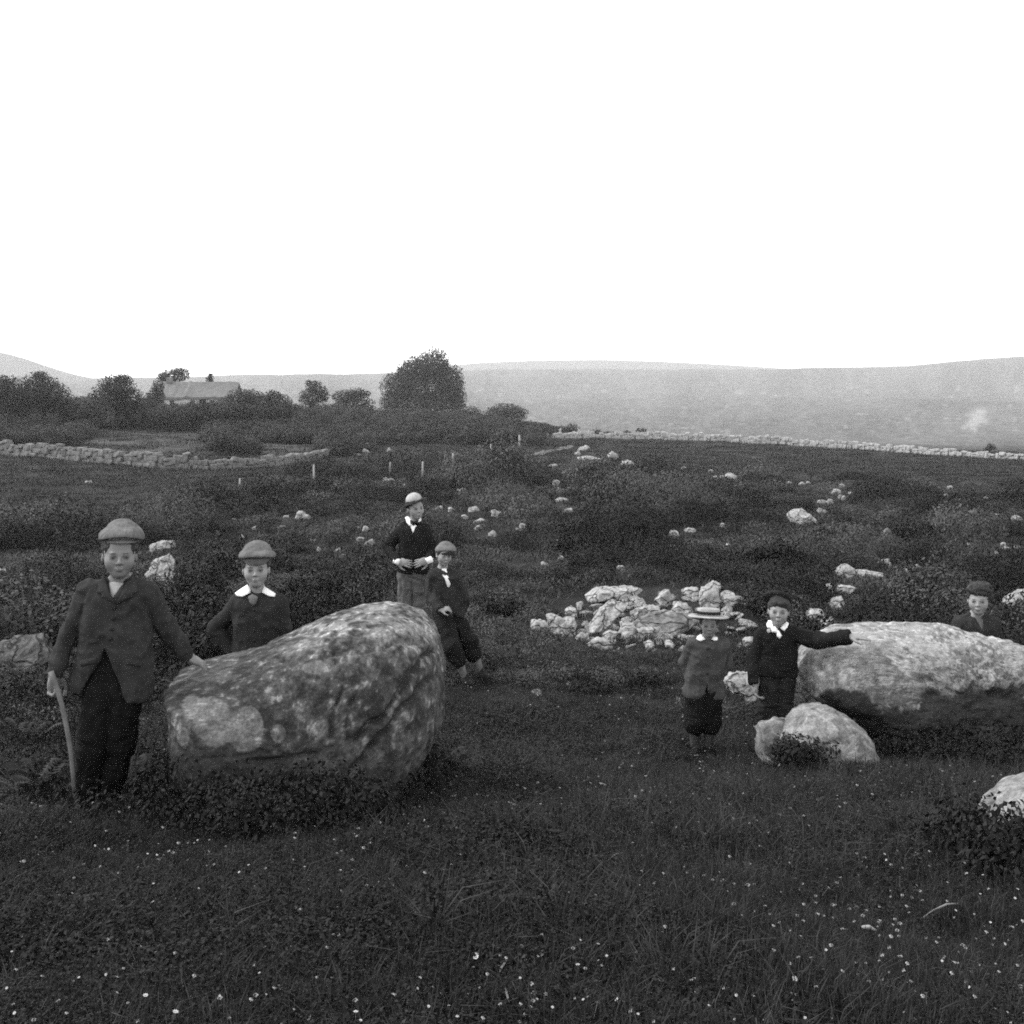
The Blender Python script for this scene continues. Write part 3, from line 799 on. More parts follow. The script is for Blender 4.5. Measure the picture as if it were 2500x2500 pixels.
def fragments():
    rg = np.random.default_rng(77)
    root = bpy.data.objects['limestone_rock']
    ro = np.array(root.location)
    me_pool = []
    for k in range(8):
        ol = []
        for j in range(9):
            t = 2 * math.pi * j / 9 + rg.uniform(-.25, .25); q = rg.uniform(.7, 1.15)
            ol.append((1250 + math.cos(t) * 100 * q, VH - math.sin(t) * 70 * q))
        V, fs, c = inflate(ol, 13.4, .35, 18, 11, smooth=0, amp=.1, freq=2.5, facets=9, seed=600 + k, e1=.4, e2=.7)
        V = V - c
        me = mesh_of('stone', V, fs, False); me.materials.append(M['limestone'])
        me_pool.append(me)
    n = 0
    while n < 150:
        u, v = rg.uniform(1410, 1850), rg.uniform(1442, 1600)
        a = (u - 1625) / 222; b = (v - 1520 + (u - 1620) * .06) / 76
        if a * a + b * b > 1: continue
        if u > 1700 and v > 1560: continue
        p = hit(u, v)
        w = rg.uniform(18, 46) * p[1] / F
        o = bpy.data.objects.new('stone', me_pool[rg.integers(8)]); COL.objects.link(o); o.parent = root
        o.location = [float(t) for t in (p - ro + np.array((0, 0, w * .1)))]
        o.rotation_euler = (rg.normal(0, .3), rg.normal(-.25, .3), rg.uniform(0, 6.28))
        o.scale = (w, w, w * rg.uniform(.35, .65))
        ROCKS.append((u, v - 10, v + 6, w * F / p[1], p[1])); n += 1
fragments()
LOOSE = [  # u, v, width, height, area
 (1530, 1131, 42, 18, 'a'), (1424, 1095, 32, 15, 'a'), (1440, 1120, 60, 12, 'a'), (1496, 1111, 34, 18, 'a'), (1471, 1128, 28, 10, 'a'), (1410, 1108, 18, 12, 'a'),
 (1357, 1178, 18, 20, 'b'), (1364, 1197, 14, 16, 'b'), (1374, 1220, 42, 11, 'b'), (1388, 1246, 27, 14, 'b'), (1373, 1154, 13, 9, 'b'), (1351, 1136, 26, 8, 'b'),
 (1785, 1162, 34, 15, 'c'), (1762, 1163, 14, 9, 'c'), (1746, 1164, 12, 10, 'c'), (1735, 1150, 12, 8, 'c'), (1670, 1142, 12, 8, 'c'),
 (1645, 1302, 30, 19, 'd'), (1687, 1294, 32, 12, 'd'), (1766, 1283, 24, 11, 'd'), (1781, 1333, 19, 12, 'd'), (1516, 1386, 22, 14, 'd'), (1330, 1376, 24, 10, 'd'), (1368, 1362, 17, 8, 'd'), (1360, 1322, 12, 10, 'd'),
 (1926, 1179, 19, 13, 'e'), (1958, 1181, 20, 9, 'e'), (1974, 1178, 12, 9, 'e'), (2055, 1187, 17, 11, 'e'), (2040, 1201, 28, 13, 'e'), (2053, 1211, 18, 12, 'e'), (2075, 1204, 12, 10, 'e'), (2005, 1224, 24, 13, 'e'), (2026, 1225, 22, 12, 'e'), (2061, 1216, 14, 10, 'e'), (2006, 1246, 27, 17, 'e'),
 (2408, 1216, 13, 15, 'f'), (2310, 1210, 17, 9, 'f'), (2428, 1257, 38, 9, 'f'), (2481, 1265, 34, 15, 'f'), (2450, 1328, 13, 13, 'f'), (2459, 1339, 23, 8, 'f'), (2484, 1336, 19, 8, 'f'), (2431, 1348, 11, 8, 'f'), (2364, 1328, 11, 8, 'f'), (2320, 1190, 18, 7, 'f'),
 (2173, 1432, 20, 11, 'g'), (2235, 1383, 30, 8, 'g'), (2277, 1389, 15, 7, 'g'), (2212, 1391, 12, 7, 'g'),
 (217, 1177, 22, 8, 'h'), (740, 1259, 42, 20, 'i'), (688, 1287, 24, 12, 'i'), (875, 1290, 15, 12, 'i'), (892, 1292, 16, 18, 'i'), (880, 1315, 22, 12, 'i'), (902, 1324, 32, 18, 'i'), (838, 1357, 26, 11, 'i'), (828, 1342, 26, 8, 'i'), (766, 1321, 20, 10, 'i'), (569, 1269, 16, 9, 'i'), (620, 1290, 14, 9, 'i'), (530, 1300, 16, 10, 'i'), (590, 1310, 13, 9, 'i'), (700, 1262, 14, 9, 'i'), (655, 1330, 12, 8, 'i'), (778, 1340, 12, 9, 'i'),
 (1073, 1242, 19, 15, 'j'), (1102, 1244, 19, 10, 'j'), (1155, 1242, 34, 15, 'j'), (1207, 1251, 42, 16, 'j'), (1175, 1273, 40, 11, 'j'), (1167, 1287, 22, 12, 'j'), (1204, 1304, 24, 15, 'j'), (1274, 1284, 20, 10, 'j'), (1268, 1291, 16, 8, 'j'), (1127, 1195, 38, 11, 'j'), (950, 1173, 36, 9, 'j'), (986, 1186, 12, 10, 'j'), (1135, 1262, 24, 10, 'j'), (940, 1168, 14, 8, 'j'),
 (892, 1101, 16, 10, 'k'), (950, 1099, 18, 12, 'k'), (912, 1088, 18, 7, 'k'), (870, 1110, 18, 7, 'k'),
 (1600, 1640, 14, 10, 'l'), (1420, 1638, 14, 10, 'l'), (1450, 1612, 12, 8, 'l'), (1455, 1690, 10, 8, 'l'), (1308, 1690, 30, 8, 'l'), (1386, 1668, 12, 8, 'l'), (1656, 1708, 12, 8, 'l'), (1584, 1684, 10, 8, 'l'), (5, 1394, 30, 12, 'h'),
 (430, 1420, 18, 14, 'm'), (440, 1400, 10, 8, 'm'), (455, 1440, 10, 8, 'm'), (590, 1470, 10, 8, 'm'),
]
AREA = {
 'a': ('pale rock of the cluster at the crest', 'pale rocks at the crest'),
 'b': ('pale rock in the winding line below the crest', 'rocks in the winding line'),
 'c': ('small pale rock on the edge of the smooth right field', 'rocks on the field edge'),
 'd': ('white rock in the dark scrub above the outcrop', 'white rocks in the scrub'),
 'e': ('pale rock in the string above the domed rock', 'rocks strung above the domed rock'),
 'f': ('pale rock on the far right slope above the bareheaded boy', 'rocks on the far right slope'),
 'g': ('low pale stone right of the long white ledge', 'stones right of the white ledge'),
 'h': ('lone pale stone in the dark field on the left', 'lone stones in the left field'),
 'i': ('pale rock left of the round-hatted boy', 'rocks left of the round hat'),
 'j': ('pale rock right of the round-hatted boy', 'rocks right of the round hat'),
 'k': ('pale stone at the tumbled right end of the left wall', 'stones at the wall end'),
 'l': ('small pale stone in rough grass below the outcrop', 'stones below the outcrop'),
 'm': ('small pale stone in the scrub between the two capped boys', 'stones between the capped boys'),
}

RANK = {}
for a in AREA:
    m = sorted([(t[0], k) for k, t in enumerate(LOOSE) if t[4] == a])
    for r, (_, k) in enumerate(m):
        RANK[k] = ORD[r] + ' from the left, ' if len(m) > 1 else ''
for i, (u, v, w, h, a) in enumerate(LOOSE):
    rg = np.random.default_rng(300 + i)
    base = hit(u, v + h * .4)
    d = base[1]
    k = 11
    ol = []
    for j in range(k):
        t = 2 * math.pi * j / k + rg.uniform(-.2, .2)
        rr = rg.uniform(.62, 1.2)
        ol.append((u + math.cos(t) * w / 2 * rr, v + h * .32 - math.sin(t) * h * .82 * rr))
    wm = w * d / F
    ROCKS.append((u, v - h / 2, v + h / 2, w, d))
    V, fs, c = inflate(ol, d + wm * .2, max(.08, wm * .4), 26, 13, smooth=0, amp=.1, freq=2.4, facets=10, seed=300 + i, e1=.4, e2=.75, inset=1.12)
    dull = a in 'im' and rg.uniform() < .45
    stone_thing('limestone_rock', V, fs, M['dullstone' if dull else 'limestone'], (RANK[i] + AREA[a][0]), 'rock', AREA[a][1])

build_scrub()
def build_bracken():
    pr = []
    for i in range(5):
        V, Fc = leafcloud(1500, 1, 1, .72, .032 + .004 * (i % 3), 180 + i, up=.15, z0=.05, shell=.6, out=1.5, rnd=.4)
        q = fbm(V[:, 0] * 2.2, V[:, 1] * 2.2, V[:, 2] * 2.2, seed=185 + i, octv=2)
        V = V * (1 + .28 * q)[:, None]
        pr.append(proto('bracken_' + 'abcde'[i], mesh_of('bush', V, Fc, False), M[('scrub_dark', 'scrub_dark', 'scrub', 'scrub', 'scrub_pale')[i]]))
    u, v, d, x, z = sample_screen(9200, 11.3, 82, -800, 3300)
    dens = fbm(x * .17 + 2, np.log(d) * 5.5, seed=91, octv=3)
    lf = (v < np.interp(u, (-300, 300, 620, 900), (1345, 1310, 1200, 1110)))
    rf = (v < np.interp(u, (1400, 1700, 2000, 2500), (1100, 1185, 1172, 1195))) & (u > 1380)
    pathz = np.abs(v - np.interp(u, (1040, 1180, 1280, 1400), (1172, 1146, 1116, 1092))) < 10
    keep = ~(lf | rf) & (dens > .02) & ~(pathz & (u > 1000) & (u < 1450))
    keep &= ~((u > 2080) & (v > 1380) & (v < 1450) & (u < 2330))
    keep &= ~((u > 930) & (u < 1330) & (v > 1430))
    fb = np.interp(u, (585, 766, 951, 1031, 1106, 1199, 1268, 1336, 1437), (1196, 1187, 1160, 1166, 1136, 1122, 1097, 1082, 1072))
    keep &= ~((u > 555) & (u < 1455) & (v > fb - 8) & (v < fb + 42) & (RNG.uniform(0, 1, len(u)) < .85))
    keep &= ~((u > 560) & (u < 930) & (v < 1168))
    u, v, d, x, z, dens = [t[keep] for t in (u, v, d, x, z, dens)]
    n = len(u)
    size = np.clip(.26 + .013 * d, .34, 1.1) * RNG.uniform(.6, 1.5, n) * (.8 + .5 * np.clip(dens, 0, 1))
    free = np.ones(n, bool)
    for (ru, rv0, rv1, rw, rd) in ROCKS:
        rad = size * F / d; top = v - size * .8 * F / d
        free &= ~((np.abs(u - ru) < rw * .5 + rad * .7) & (top < rv1 - .35 * (rv1 - rv0)) & (v > rv0) & (d < rd + .8))
    u, v, d, x, z, dens, size = [t[free] for t in (u, v, d, x, z, dens, size)]
    n = len(u)
    tone = fbm(x * .3 + 9, np.log(d) * 7, seed=97, octv=2) * 1.3 + RNG.normal(0, .3, n)
    pid = np.where(tone > .5, 4, np.where(tone > .1, RNG.integers(2, 4, n), RNG.integers(0, 2, n)))
    scatter('bracken', np.c_[x, d, z], np.c_[RNG.normal(0, .12, n), RNG.normal(0, .12, n), RNG.uniform(0, 6.28, n)],
            np.c_[size, size, size * RNG.uniform(.85, 1.7, n)], pid, pr)
build_bracken()

# ------------------------------------------------------------------ dry stone walls, stone by stone
def block_mesh(seed, mat):
    rg = np.random.default_rng(seed)
    V = []
    for z in (-.5, .5):
        for (x, y) in ((-.5, -.5), (.5, -.5), (.5, .5), (-.5, .5)):
            V.append((x + rg.uniform(-.09, .09), y + rg.uniform(-.09, .09), z + rg.uniform(-.1, .1)))
    import bmesh
    bm = bmesh.new()
    vs = [bm.verts.new(v) for v in V]
    for f in ((0, 3, 2, 1), (4, 5, 6, 7), (0, 1, 5, 4), (1, 2, 6, 5), (2, 3, 7, 6), (3, 0, 4, 7)):
        bm.faces.new([vs[k] for k in f])
    bmesh.ops.bevel(bm, geom=list(bm.edges), offset=.12, segments=1, affect='EDGES')
    me = bpy.data.meshes.new('wall_stone'); bm.to_mesh(me); bm.free()
    me.materials.append(M[mat])
    return me
BLOCKS = [block_mesh(s, 'wallstone') for s in range(8)]
BLOCKS_FAR = [block_mesh(s, 'wallstone_far') for s in range(6)]

def wall(pts, hts, sl, sh, label, limit, seed, blocks):
    rg = np.random.default_rng(seed)
    W = np.array([[(u - 1250) * d / F, d] for u, d in pts])
    seg = np.r_[0, np.cumsum(np.linalg.norm(np.diff(W, axis=0), axis=1))]
    L = seg[-1]
    root = empty('dry_stone_wall', (W[0, 0], W[0, 1], ground(W[0, 0], W[0, 1])[0]), label, 'wall')
    ro = np.array(root.location)
    cnt = 0
    s = 0.0
    while s < L and cnt < limit:
        l = sl * rg.uniform(.5, 1.6)
        p = np.array((np.interp(s + l / 2, seg, W[:, 0]), np.interp(s + l / 2, seg, W[:, 1])))
        q = np.array((np.interp(s + l / 2 + .5, seg, W[:, 0]), np.interp(s + l / 2 + .5, seg, W[:, 1])))
        H = np.interp(s, seg, hts) * rg.uniform(.7, 1.15)
        ang = math.atan2(q[1] - p[1], q[0] - p[0])
        z = ground(p[0], p[1])[0] - .08
        top = z + H
        while z < top - .08 and cnt < limit:
            h = min(sh * rg.uniform(.65, 1.4), max(.18, top - z))
            o = bpy.data.objects.new('stone', blocks[rg.integers(len(blocks))])
            COL.objects.link(o); o.parent = root
            o.location = (p[0] - ro[0] + rg.uniform(-.12, .12), p[1] - ro[1] + rg.uniform(-.06, .06), z + h / 2 - ro[2])
            o.rotation_euler = (rg.normal(0, .1), rg.normal(0, .13), ang + rg.normal(0, .12))
            o.scale = (l * 1.02, .5, h * 1.02)
            z += h * .97; cnt += 1
        s += l * .97
wall(((-170, 84), (0, 80), (200, 76), (400, 72), (520, 73), (620, 75), (720, 80), (800, 88), (900, 96)),
     (1.1, 1.05, 1.0, 1.0, .95, .85, .75, .65, .6), .5, .4, 'long curving dry stone wall across the left field below the trees', 300, 5, BLOCKS)
wall(((1225, 112), (1330, 116), (1450, 120), (1600, 121), (1900, 118), (2100, 114), (2300, 107), (2500, 101), (2680, 97)),
     (.5, .6, .75, .9, .95, .85, .7, .55, .5), .42, .46, 'far dry stone wall along the right edge of the smooth field below the moor', 300, 6, BLOCKS_FAR)

# ------------------------------------------------------------------ stony path
def path():
    us = np.linspace(1030, 1400, 60)
    vs = np.interp(us, (1030, 1080, 1180, 1280, 1400), (1174, 1166, 1146, 1116, 1090))
    L, Rr = [], []
    for k, (u, v) in enumerate(zip(us, vs)):
        w = 3.2 + 1.5 * math.sin(k * .7) + 1.2 * math.sin(k * 1.9)
        for arr, s in ((L, -1), (Rr, 1)):
            h = hit(u, v + s * w)
            arr.append((h[0], h[1], ground(h[0], h[1])[0] + .06))
    V = np.array(L + Rr); n = len(us)
    fs = np.array([(i, i + 1, n + i + 1, n + i) for i in range(n - 1)])
    tag(obj('path', mesh_of('path', V, fs, True), M['path']), kind='structure')
path()

# ------------------------------------------------------------------ trees and bushes
def lathe_tube(pts, rads, n=7):
    pts = np.array(pts, float); V = []; Fc = []
    for i, p in enumerate(pts):
        t = pts[min(i + 1, len(pts) - 1)] - pts[max(i - 1, 0)]
        t /= np.linalg.norm(t) + 1e-9
        a = np.cross(t, (0.31, .9, .2)); a /= np.linalg.norm(a) + 1e-9
        b = np.cross(t, a)
        for k in range(n):
            th = 2 * math.pi * k / n
            V.append(p + rads[i] * (math.cos(th) * a + math.sin(th) * b))
    for i in range(len(pts) - 1):
        for k in range(n):
            Fc.append((i * n + k, i * n + (k + 1) % n, (i + 1) * n + (k + 1) % n, (i + 1) * n + k))
    Fc.append(tuple(range(n))[::-1]); Fc.append(tuple(range((len(pts) - 1) * n, len(pts) * n)))
    return np.array(V), Fc

def tree(u, d, lobes, label, name='tree', trunk=True, leaf=.3, dens=1.0, seed=0, group=None, cat='tree', mat='tree'):
    """lobes: (u, v, ru, rv) in photo pixels at depth d"""
    x0 = (u - 1250) * d / F; z0 = ground(x0, d)[0]
    root = empty(name, (x0, d, z0), label, cat, group)
    k = d / F
    Vs, Fs, off = [], [], 0
    rg = np.random.default_rng(seed)
    for i, (lu, lv, ru, rv) in enumerate(lobes):
        c = P(lu, lv, d + rg.uniform(-.35, .35) * ru * k)
        area = ru * rv * k * k
        n = int(np.clip(area / (leaf * leaf) * 8 * dens, 60, 15000))
        V, fs = leafcloud(n, ru * k, ru * k * .95, rv * k, leaf, seed * 31 + i, up=.15, shell=.3, out=1.3, rnd=.45)
        # knock the surface into clumps
        q = fbm(V[:, 0] * 1.1 / (leaf * 3), V[:, 1] * 1.1 / (leaf * 3), V[:, 2] * 1.1 / (leaf * 3), seed=seed + i, octv=2)
        V = V * (1 + .09 * q)[:, None]
        Vs.append(V + c - np.array((x0, d, z0))); Fs.append(fs + off); off += len(V)
    me = mesh_of('crown', np.concatenate(Vs), np.concatenate(Fs), False)
    obj('crown', me, M[mat], root)
    if trunk:
        zc = max(lobes, key=lambda t: t[2] * t[3])
        c = P(zc[0], zc[1], d) - np.array((x0, d, z0))
        r = zc[2] * k * .09 + .05
        V, fs = lathe_tube([(0, 0, -.2), (c[0] * .2, 0, c[2] * .4), (c[0] * .6, .05, c[2] * .75), (c[0], 0, c[2] * 1.15)], (r * 1.3, r, r * .7, r * .25))
        for bx in (-1, 1):
            V2, f2 = lathe_tube([(c[0] * .4, 0, c[2] * .55), (c[0] + bx * zc[2] * k * .3, .1, c[2] * .9), (c[0] + bx * zc[2] * k * .55, .1, c[2] * 1.15)], (r * .6, r * .4, r * .15), 5)
            fs = fs + [tuple(j + len(V) for j in f) for f in f2]; V = np.concatenate([V, V2])
        obj('trunk', mesh_of('trunk', V, fs), M['bark'], root)
    return root

tree(1035, 188, [(1040, 942, 90, 66), (1062, 885, 42, 40), (1040, 900, 62, 40), (1010, 910, 48, 38), (975, 945, 50, 44), (955, 985, 32, 34), (1100, 935, 38, 52), (1040, 990, 95, 36), (1118, 975, 24, 34)],
     'largest round-crowned tree, standing alone above the hedge against the sky', leaf=.18, dens=1.0, seed=1)
HEDGE = 'trees and bushes of the hedge line'
TR = [
 (25, 105, [(20, 955, 50, 40), (-10, 945, 45, 32), (45, 975, 45, 36)], 'broad bushy tree at the far left edge of the picture'),
 (100, 108, [(95, 940, 46, 34), (97, 918, 18, 14), (125, 965, 50, 36), (80, 975, 50, 34)], 'bushy tree with a small peak, second from the left edge'),
 (285, 112, [(285, 945, 48, 34), (300, 928, 24, 18), (265, 970, 48, 34), (320, 975, 34, 30)], 'dark domed tree left of the long cottage'),
 (432, 172, [(425, 918, 42, 16), (440, 908, 26, 12), (400, 922, 18, 14)], 'flat-topped tree rising behind the cottage roof'),
 (513, 175, [(513, 925, 11, 13), (514, 915, 6, 5)], 'tiny tree right of the flat-topped tree behind the cottage'),
 (380, 128, [(385, 950, 18, 26), (378, 975, 26, 28), (370, 990, 30, 26)], 'narrow bush against the left gable of the cottage'),
 (590, 118, [(585, 972, 36, 24), (612, 975, 36, 26), (640, 985, 36, 24)], 'low rounded bush at the right end of the cottage'),
 (668, 118, [(665, 968, 26, 17), (680, 985, 36, 26)], 'small domed bush right of the cottage'),
 (765, 160, [(754, 935, 9, 9), (770, 948, 26, 20), (762, 972, 36, 28), (790, 965, 16, 18)], 'thin ragged tree midway between the cottage and the largest tree'),
 (855, 175, [(848, 968, 40, 18), (875, 962, 32, 16), (865, 990, 54, 26)], 'flat rounded bush just left of the largest tree'),
 (1145, 180, [(1145, 1008, 36, 18), (1120, 1020, 36, 20)], 'low bush just right of the foot of the largest tree'),
 (1232, 176, [(1232, 1003, 44, 20), (1262, 1010, 30, 20), (1210, 1015, 36, 20)], 'domed bush at the right end of the hedge line'),
 (1292, 160, [(1290, 1045, 32, 16)], 'small bush where the hedge line drops to the fence'),
 (1365, 146, [(1362, 1052, 34, 14), (1396, 1046, 20, 13)], 'dark bush behind the leaning fence posts'),
 (1455, 134, [(1455, 1058, 18, 11), (1486, 1060, 16, 9)], 'low dark bush right of the leaning fence post'),
 (1560, 126, [(1530, 1055, 10, 5), (1565, 1050, 16, 5)], 'low strip of dark growth on the far wall top, left part'),
 (2420, 112, [(2420, 1090, 12, 7), (2415, 1096, 18, 5)], 'tiny dark peaked bush on the far wall near the right edge'),
 (560, 86, [(540, 1078, 32, 24), (575, 1085, 34, 22), (600, 1092, 26, 18)], 'dark round bush growing behind the middle of the left wall'),
]
for i, (u, d, lobes, lab) in enumerate(TR):
    tree(u, d, lobes, lab, name='tree' if i < 5 or i == 8 else 'bush', leaf=.115 * max(1, d / 120), dens=1.1, seed=20 + i, group=HEDGE, cat='tree' if i < 5 or i == 8 else 'bush', trunk=i not in (15, 16))

for r in range(30):
    rg = np.random.default_rng(900 + r)
    left = r < 18
    u = -120 + r * 48 + rg.uniform(-12, 12) if left else 690 + (r - 18) * 54 + rg.uniform(-12, 12)
    d = rg.uniform(107, 124) if left else rg.uniform(150, 172)
    vt = float(np.interp(u, (-120, 150, 240, 330, 420, 480, 620, 720, 900, 1150, 1300), (950, 965, 968, 972, 984, 984, 972, 985, 990, 1006, 1050))) + rg.uniform(-6, 10)
    rv = rg.uniform(24, 32); ru = rg.uniform(34, 48)
    lob = [(u, vt + rv, ru, rv), (u + rg.uniform(-26, 26), vt + rv * 1.5, ru * .8, rv), (u + rg.uniform(-30, 30), vt + rv * .9, ru * .5, rv * .6)]
    tree(u, d, lob, (ORD[r] if r < 17 else ORD[r - 17]) + (' bush from the left in the left half of the hedge line' if r < 17 else ' bush from the left in the right half of the hedge line'), name='bush', leaf=.13 * d / 115, dens=1.0, seed=930 + r, group=HEDGE, cat='bush')
def thicket():
    pr = []
    for i in range(3):
        V, Fc = leafcloud(900, 1.5, 1.5, 1.0, .11, 140 + i, up=.15, z0=.7, shell=.4, out=1.4, rnd=.4)
        pr.append(proto('thicket_' + 'abc'[i], mesh_of('bush', V, Fc, False), M['tree']))
    n = 2200
    u = RNG.uniform(-350, 1330, n); d = RNG.uniform(88, 188, n)
    x = (u - 1250) * d / F; z = ground(x, d)
    v = VH - (z - CZ) * F / d
    clear = (u > 220) & (u < 505) & (d < 112) | (u > 620) & (u < 780) & (d < 100) | (u > 900) & (d < 100)
    lim = np.interp(u, (-300, 0, 250, 380, 560, 800, 950, 1150, 1330), (150, 150, 140, 128, 140, 168, 180, 178, 160))
    keep = ~clear & (d < lim)
    x, d, z, u = x[keep], d[keep], z[keep], u[keep]
    n = len(x)
    s = RNG.uniform(.55, 1.15, n)
    scatter('thicket', np.c_[x, d, z], np.c_[np.zeros(n), np.zeros(n), RNG.uniform(0, 6.28, n)], np.c_[s, s, s * RNG.uniform(.7, 1.1, n)], RNG.integers(0, 3, n), pr)
thicket()

# individual dark shrubs of the middle distance
SHR = [
 (2390, 1432, 95, 70, 'large dark shrub above the head of the bareheaded boy'),
 (2230, 1330, 120, 62, 'broad dark shrub on the right hillside below the pale rock string'),
 (2290, 1500, 90, 40, 'dark shrub left of the bareheaded boy, behind the long boulder'),
 (1500, 1310, 150, 62, 'wide shrub in the middle of the hillside above the outcrop'),
 (1400, 1345, 90, 46, 'shrub left of the wide shrub above the outcrop'),
 (1820, 1240, 130, 44, 'low shrub at the top of the right hillside'),
 (1580, 1200, 90, 34, 'shrub below the crest rocks'),
 (1900, 1370, 150, 60, 'dark rounded shrub above the boy in black'),
 (2010, 1330, 90, 52, 'dark shrub below the large domed rock'),
 (1860, 1500, 90, 46, 'small shrub left of the head of the boy in black'),
 (470, 1530, 240, 190, 'leafy bush between the two capped boys'),
 (50, 1560, 220, 170, 'dark bush at the left edge behind the boy with the stick'),
 (340, 1500, 130, 90, 'dark bush behind the shoulder of the boy with the stick'),
 (770, 1500, 210, 120, 'leafy bush behind the big boulder, right of the boy in the white collar'),
 (520, 1250, 70, 30, 'small dark bush in the left field'),
 (1240, 1500, 140, 40, 'low bush left of the limestone outcrop'),
 (1440, 1700, 120, 40, 'low dark plant clump in the grass below the outcrop'),
 (1560, 1680, 110, 42, 'low dark bush left of the boy in the straw hat'),
 (1952, 1890, 175, 112, 'dark leafy plant growing in front of the small hump-shaped boulder'),
 (2330, 1868, 170, 100, 'dark tangle of leaves under the middle of the long pale boulder'),
 (2470, 1872, 170, 110, 'dark tangle of leaves under the long pale boulder at the right edge'),
 (2210, 1866, 140, 84, 'dark tangle of leaves under the left end of the long pale boulder'),
 (2345, 2130, 110, 90, 'dark leafy plant left of the nearest boulder'),
 (2485, 2175, 140, 100, 'dark leafy plant in front of the nearest boulder at the right edge'),
]
for i, (u, vb, w, h, lab) in enumerate(SHR):
    p = hit(u, vb); d = p[1]
    rg = np.random.default_rng(500 + i)
    lob = [(u, vb - h * .4, w * .34, h * .5)]
    for k in range(4):
        lob.append((u + rg.uniform(-.36, .36) * w, vb - h * rg.uniform(.15, .6), w * rg.uniform(.16, .28), h * rg.uniform(.22, .4)))
    tree(u, d, lob, lab, name='shrub', leaf=float(np.clip(.0013 * d + .006, .016, .06)), dens=1.0, seed=500 + i, cat='shrub', group='shrubs of the hillside', mat='scrub_dark', trunk=False)

# ------------------------------------------------------------------ ferns at the feet of the boulders
def frond_mesh(seed, n=13, L=.42, w=.11):
    rg = np.random.default_rng(seed)
    V, Fc = [], []
    def pt(t):
        return np.array((0, t * L * (.55 + .45 * math.cos(t * 1.1)), L * (.85 * t - .62 * t * t)))
    for i in range(n):
        t = .12 + .88 * i / (n - 1)
        p = pt(t); q = pt(min(1, t + .06))
        ln = w * math.sin(math.pi * (0.12 + .85 * (1 - t) ** .8)) + .006
        for s in (-1, 1):
            k = len(V)
            wd = L / n * .42
            tip = p + np.array((s * ln, ln * .35, -.15 * ln + rg.normal(0, .006)))
            V += [p + (q - p) * -.3, p + (q - p) * .5 + np.array((s * ln * .5, ln * .2, .006)), tip, p + np.array((s * ln * .45, ln * .08, .004)) - (q - p) * .25]
            Fc.append((k, k + 1, k + 2, k + 3))
    V += [pt(0) + np.array((-.004, 0, 0)), pt(0) + np.array((.004, 0, 0)), pt(.5) + np.array((.003, 0, 0)), pt(.5) - np.array((.003, 0, 0)), pt(1)]
    k = len(V) - 5
    Fc += [(k, k + 1, k + 2, k + 3), (k + 3, k + 2, k + 4)]
    me = mesh_of('frond', np.array(V), Fc, False)
    me.materials.append(M['fern'])
    return me
FR = [frond_mesh(s) for s in range(4)]
FERN = [(470, 2000, .7, 'fern at the left foot of the largest boulder'), (560, 2010, 1.0, 'fern under the left part of the largest boulder'), (650, 2015, .9, 'fern under the middle of the largest boulder'),
        (760, 2010, 1.0, 'fern right of the middle under the largest boulder'), (860, 2000, .95, 'fern under the right part of the largest boulder'), (960, 1965, 1.0, 'fern at the right foot of the largest boulder'), (1040, 1920, .8, 'outermost fern right of the largest boulder'),
        (350, 1950, .8, 'fern between the boots of the tall boy and the largest boulder'), (90, 1960, .8, 'fern left of the foot of the walking stick'), (60, 1840, .9, 'fern at the left edge beside the walking stick'),
        (1960, 1850, .7, 'fern in front of the small hump-shaped boulder'), (2160, 1850, .9, 'fern right of the small hump-shaped boulder'), (2240, 1860, 1.0, 'fern under the left part of the long pale boulder'), (2330, 1865, 1.0, 'fern under the middle of the long pale boulder'),
        (2420, 1870, 1.0, 'fern under the right part of the long pale boulder'), (2490, 1880, 1.0, 'fern under the long pale boulder at the right edge'), (2350, 2110, .6, 'fern left of the nearest boulder at the right edge'), (2440, 2150, .6, 'fern in front of the nearest boulder at the right edge'), (1910, 1845, .6, 'small fern before the little stone block')]
for i, (u, v, s, lab) in enumerate(FERN):
    p = hit(u, v)
    root = empty('fern', (p[0], p[1], ground(p[0], p[1])[0]), lab, 'fern', 'ferns round the boulders')
    rg = np.random.default_rng(700 + i)
    n = 13
    for k in range(n):
        o = bpy.data.objects.new('frond', FR[k % 4]); COL.objects.link(o); o.parent = root
        o.rotation_euler = (rg.uniform(-.1, .55), rg.normal(0, .15), 2 * math.pi * k / n + rg.uniform(-.2, .2))
        o.location = (rg.uniform(-.06, .06), rg.uniform(-.05, .05), 0)
        q = s * rg.uniform(.7, 1.1); o.scale = (q, q, q)

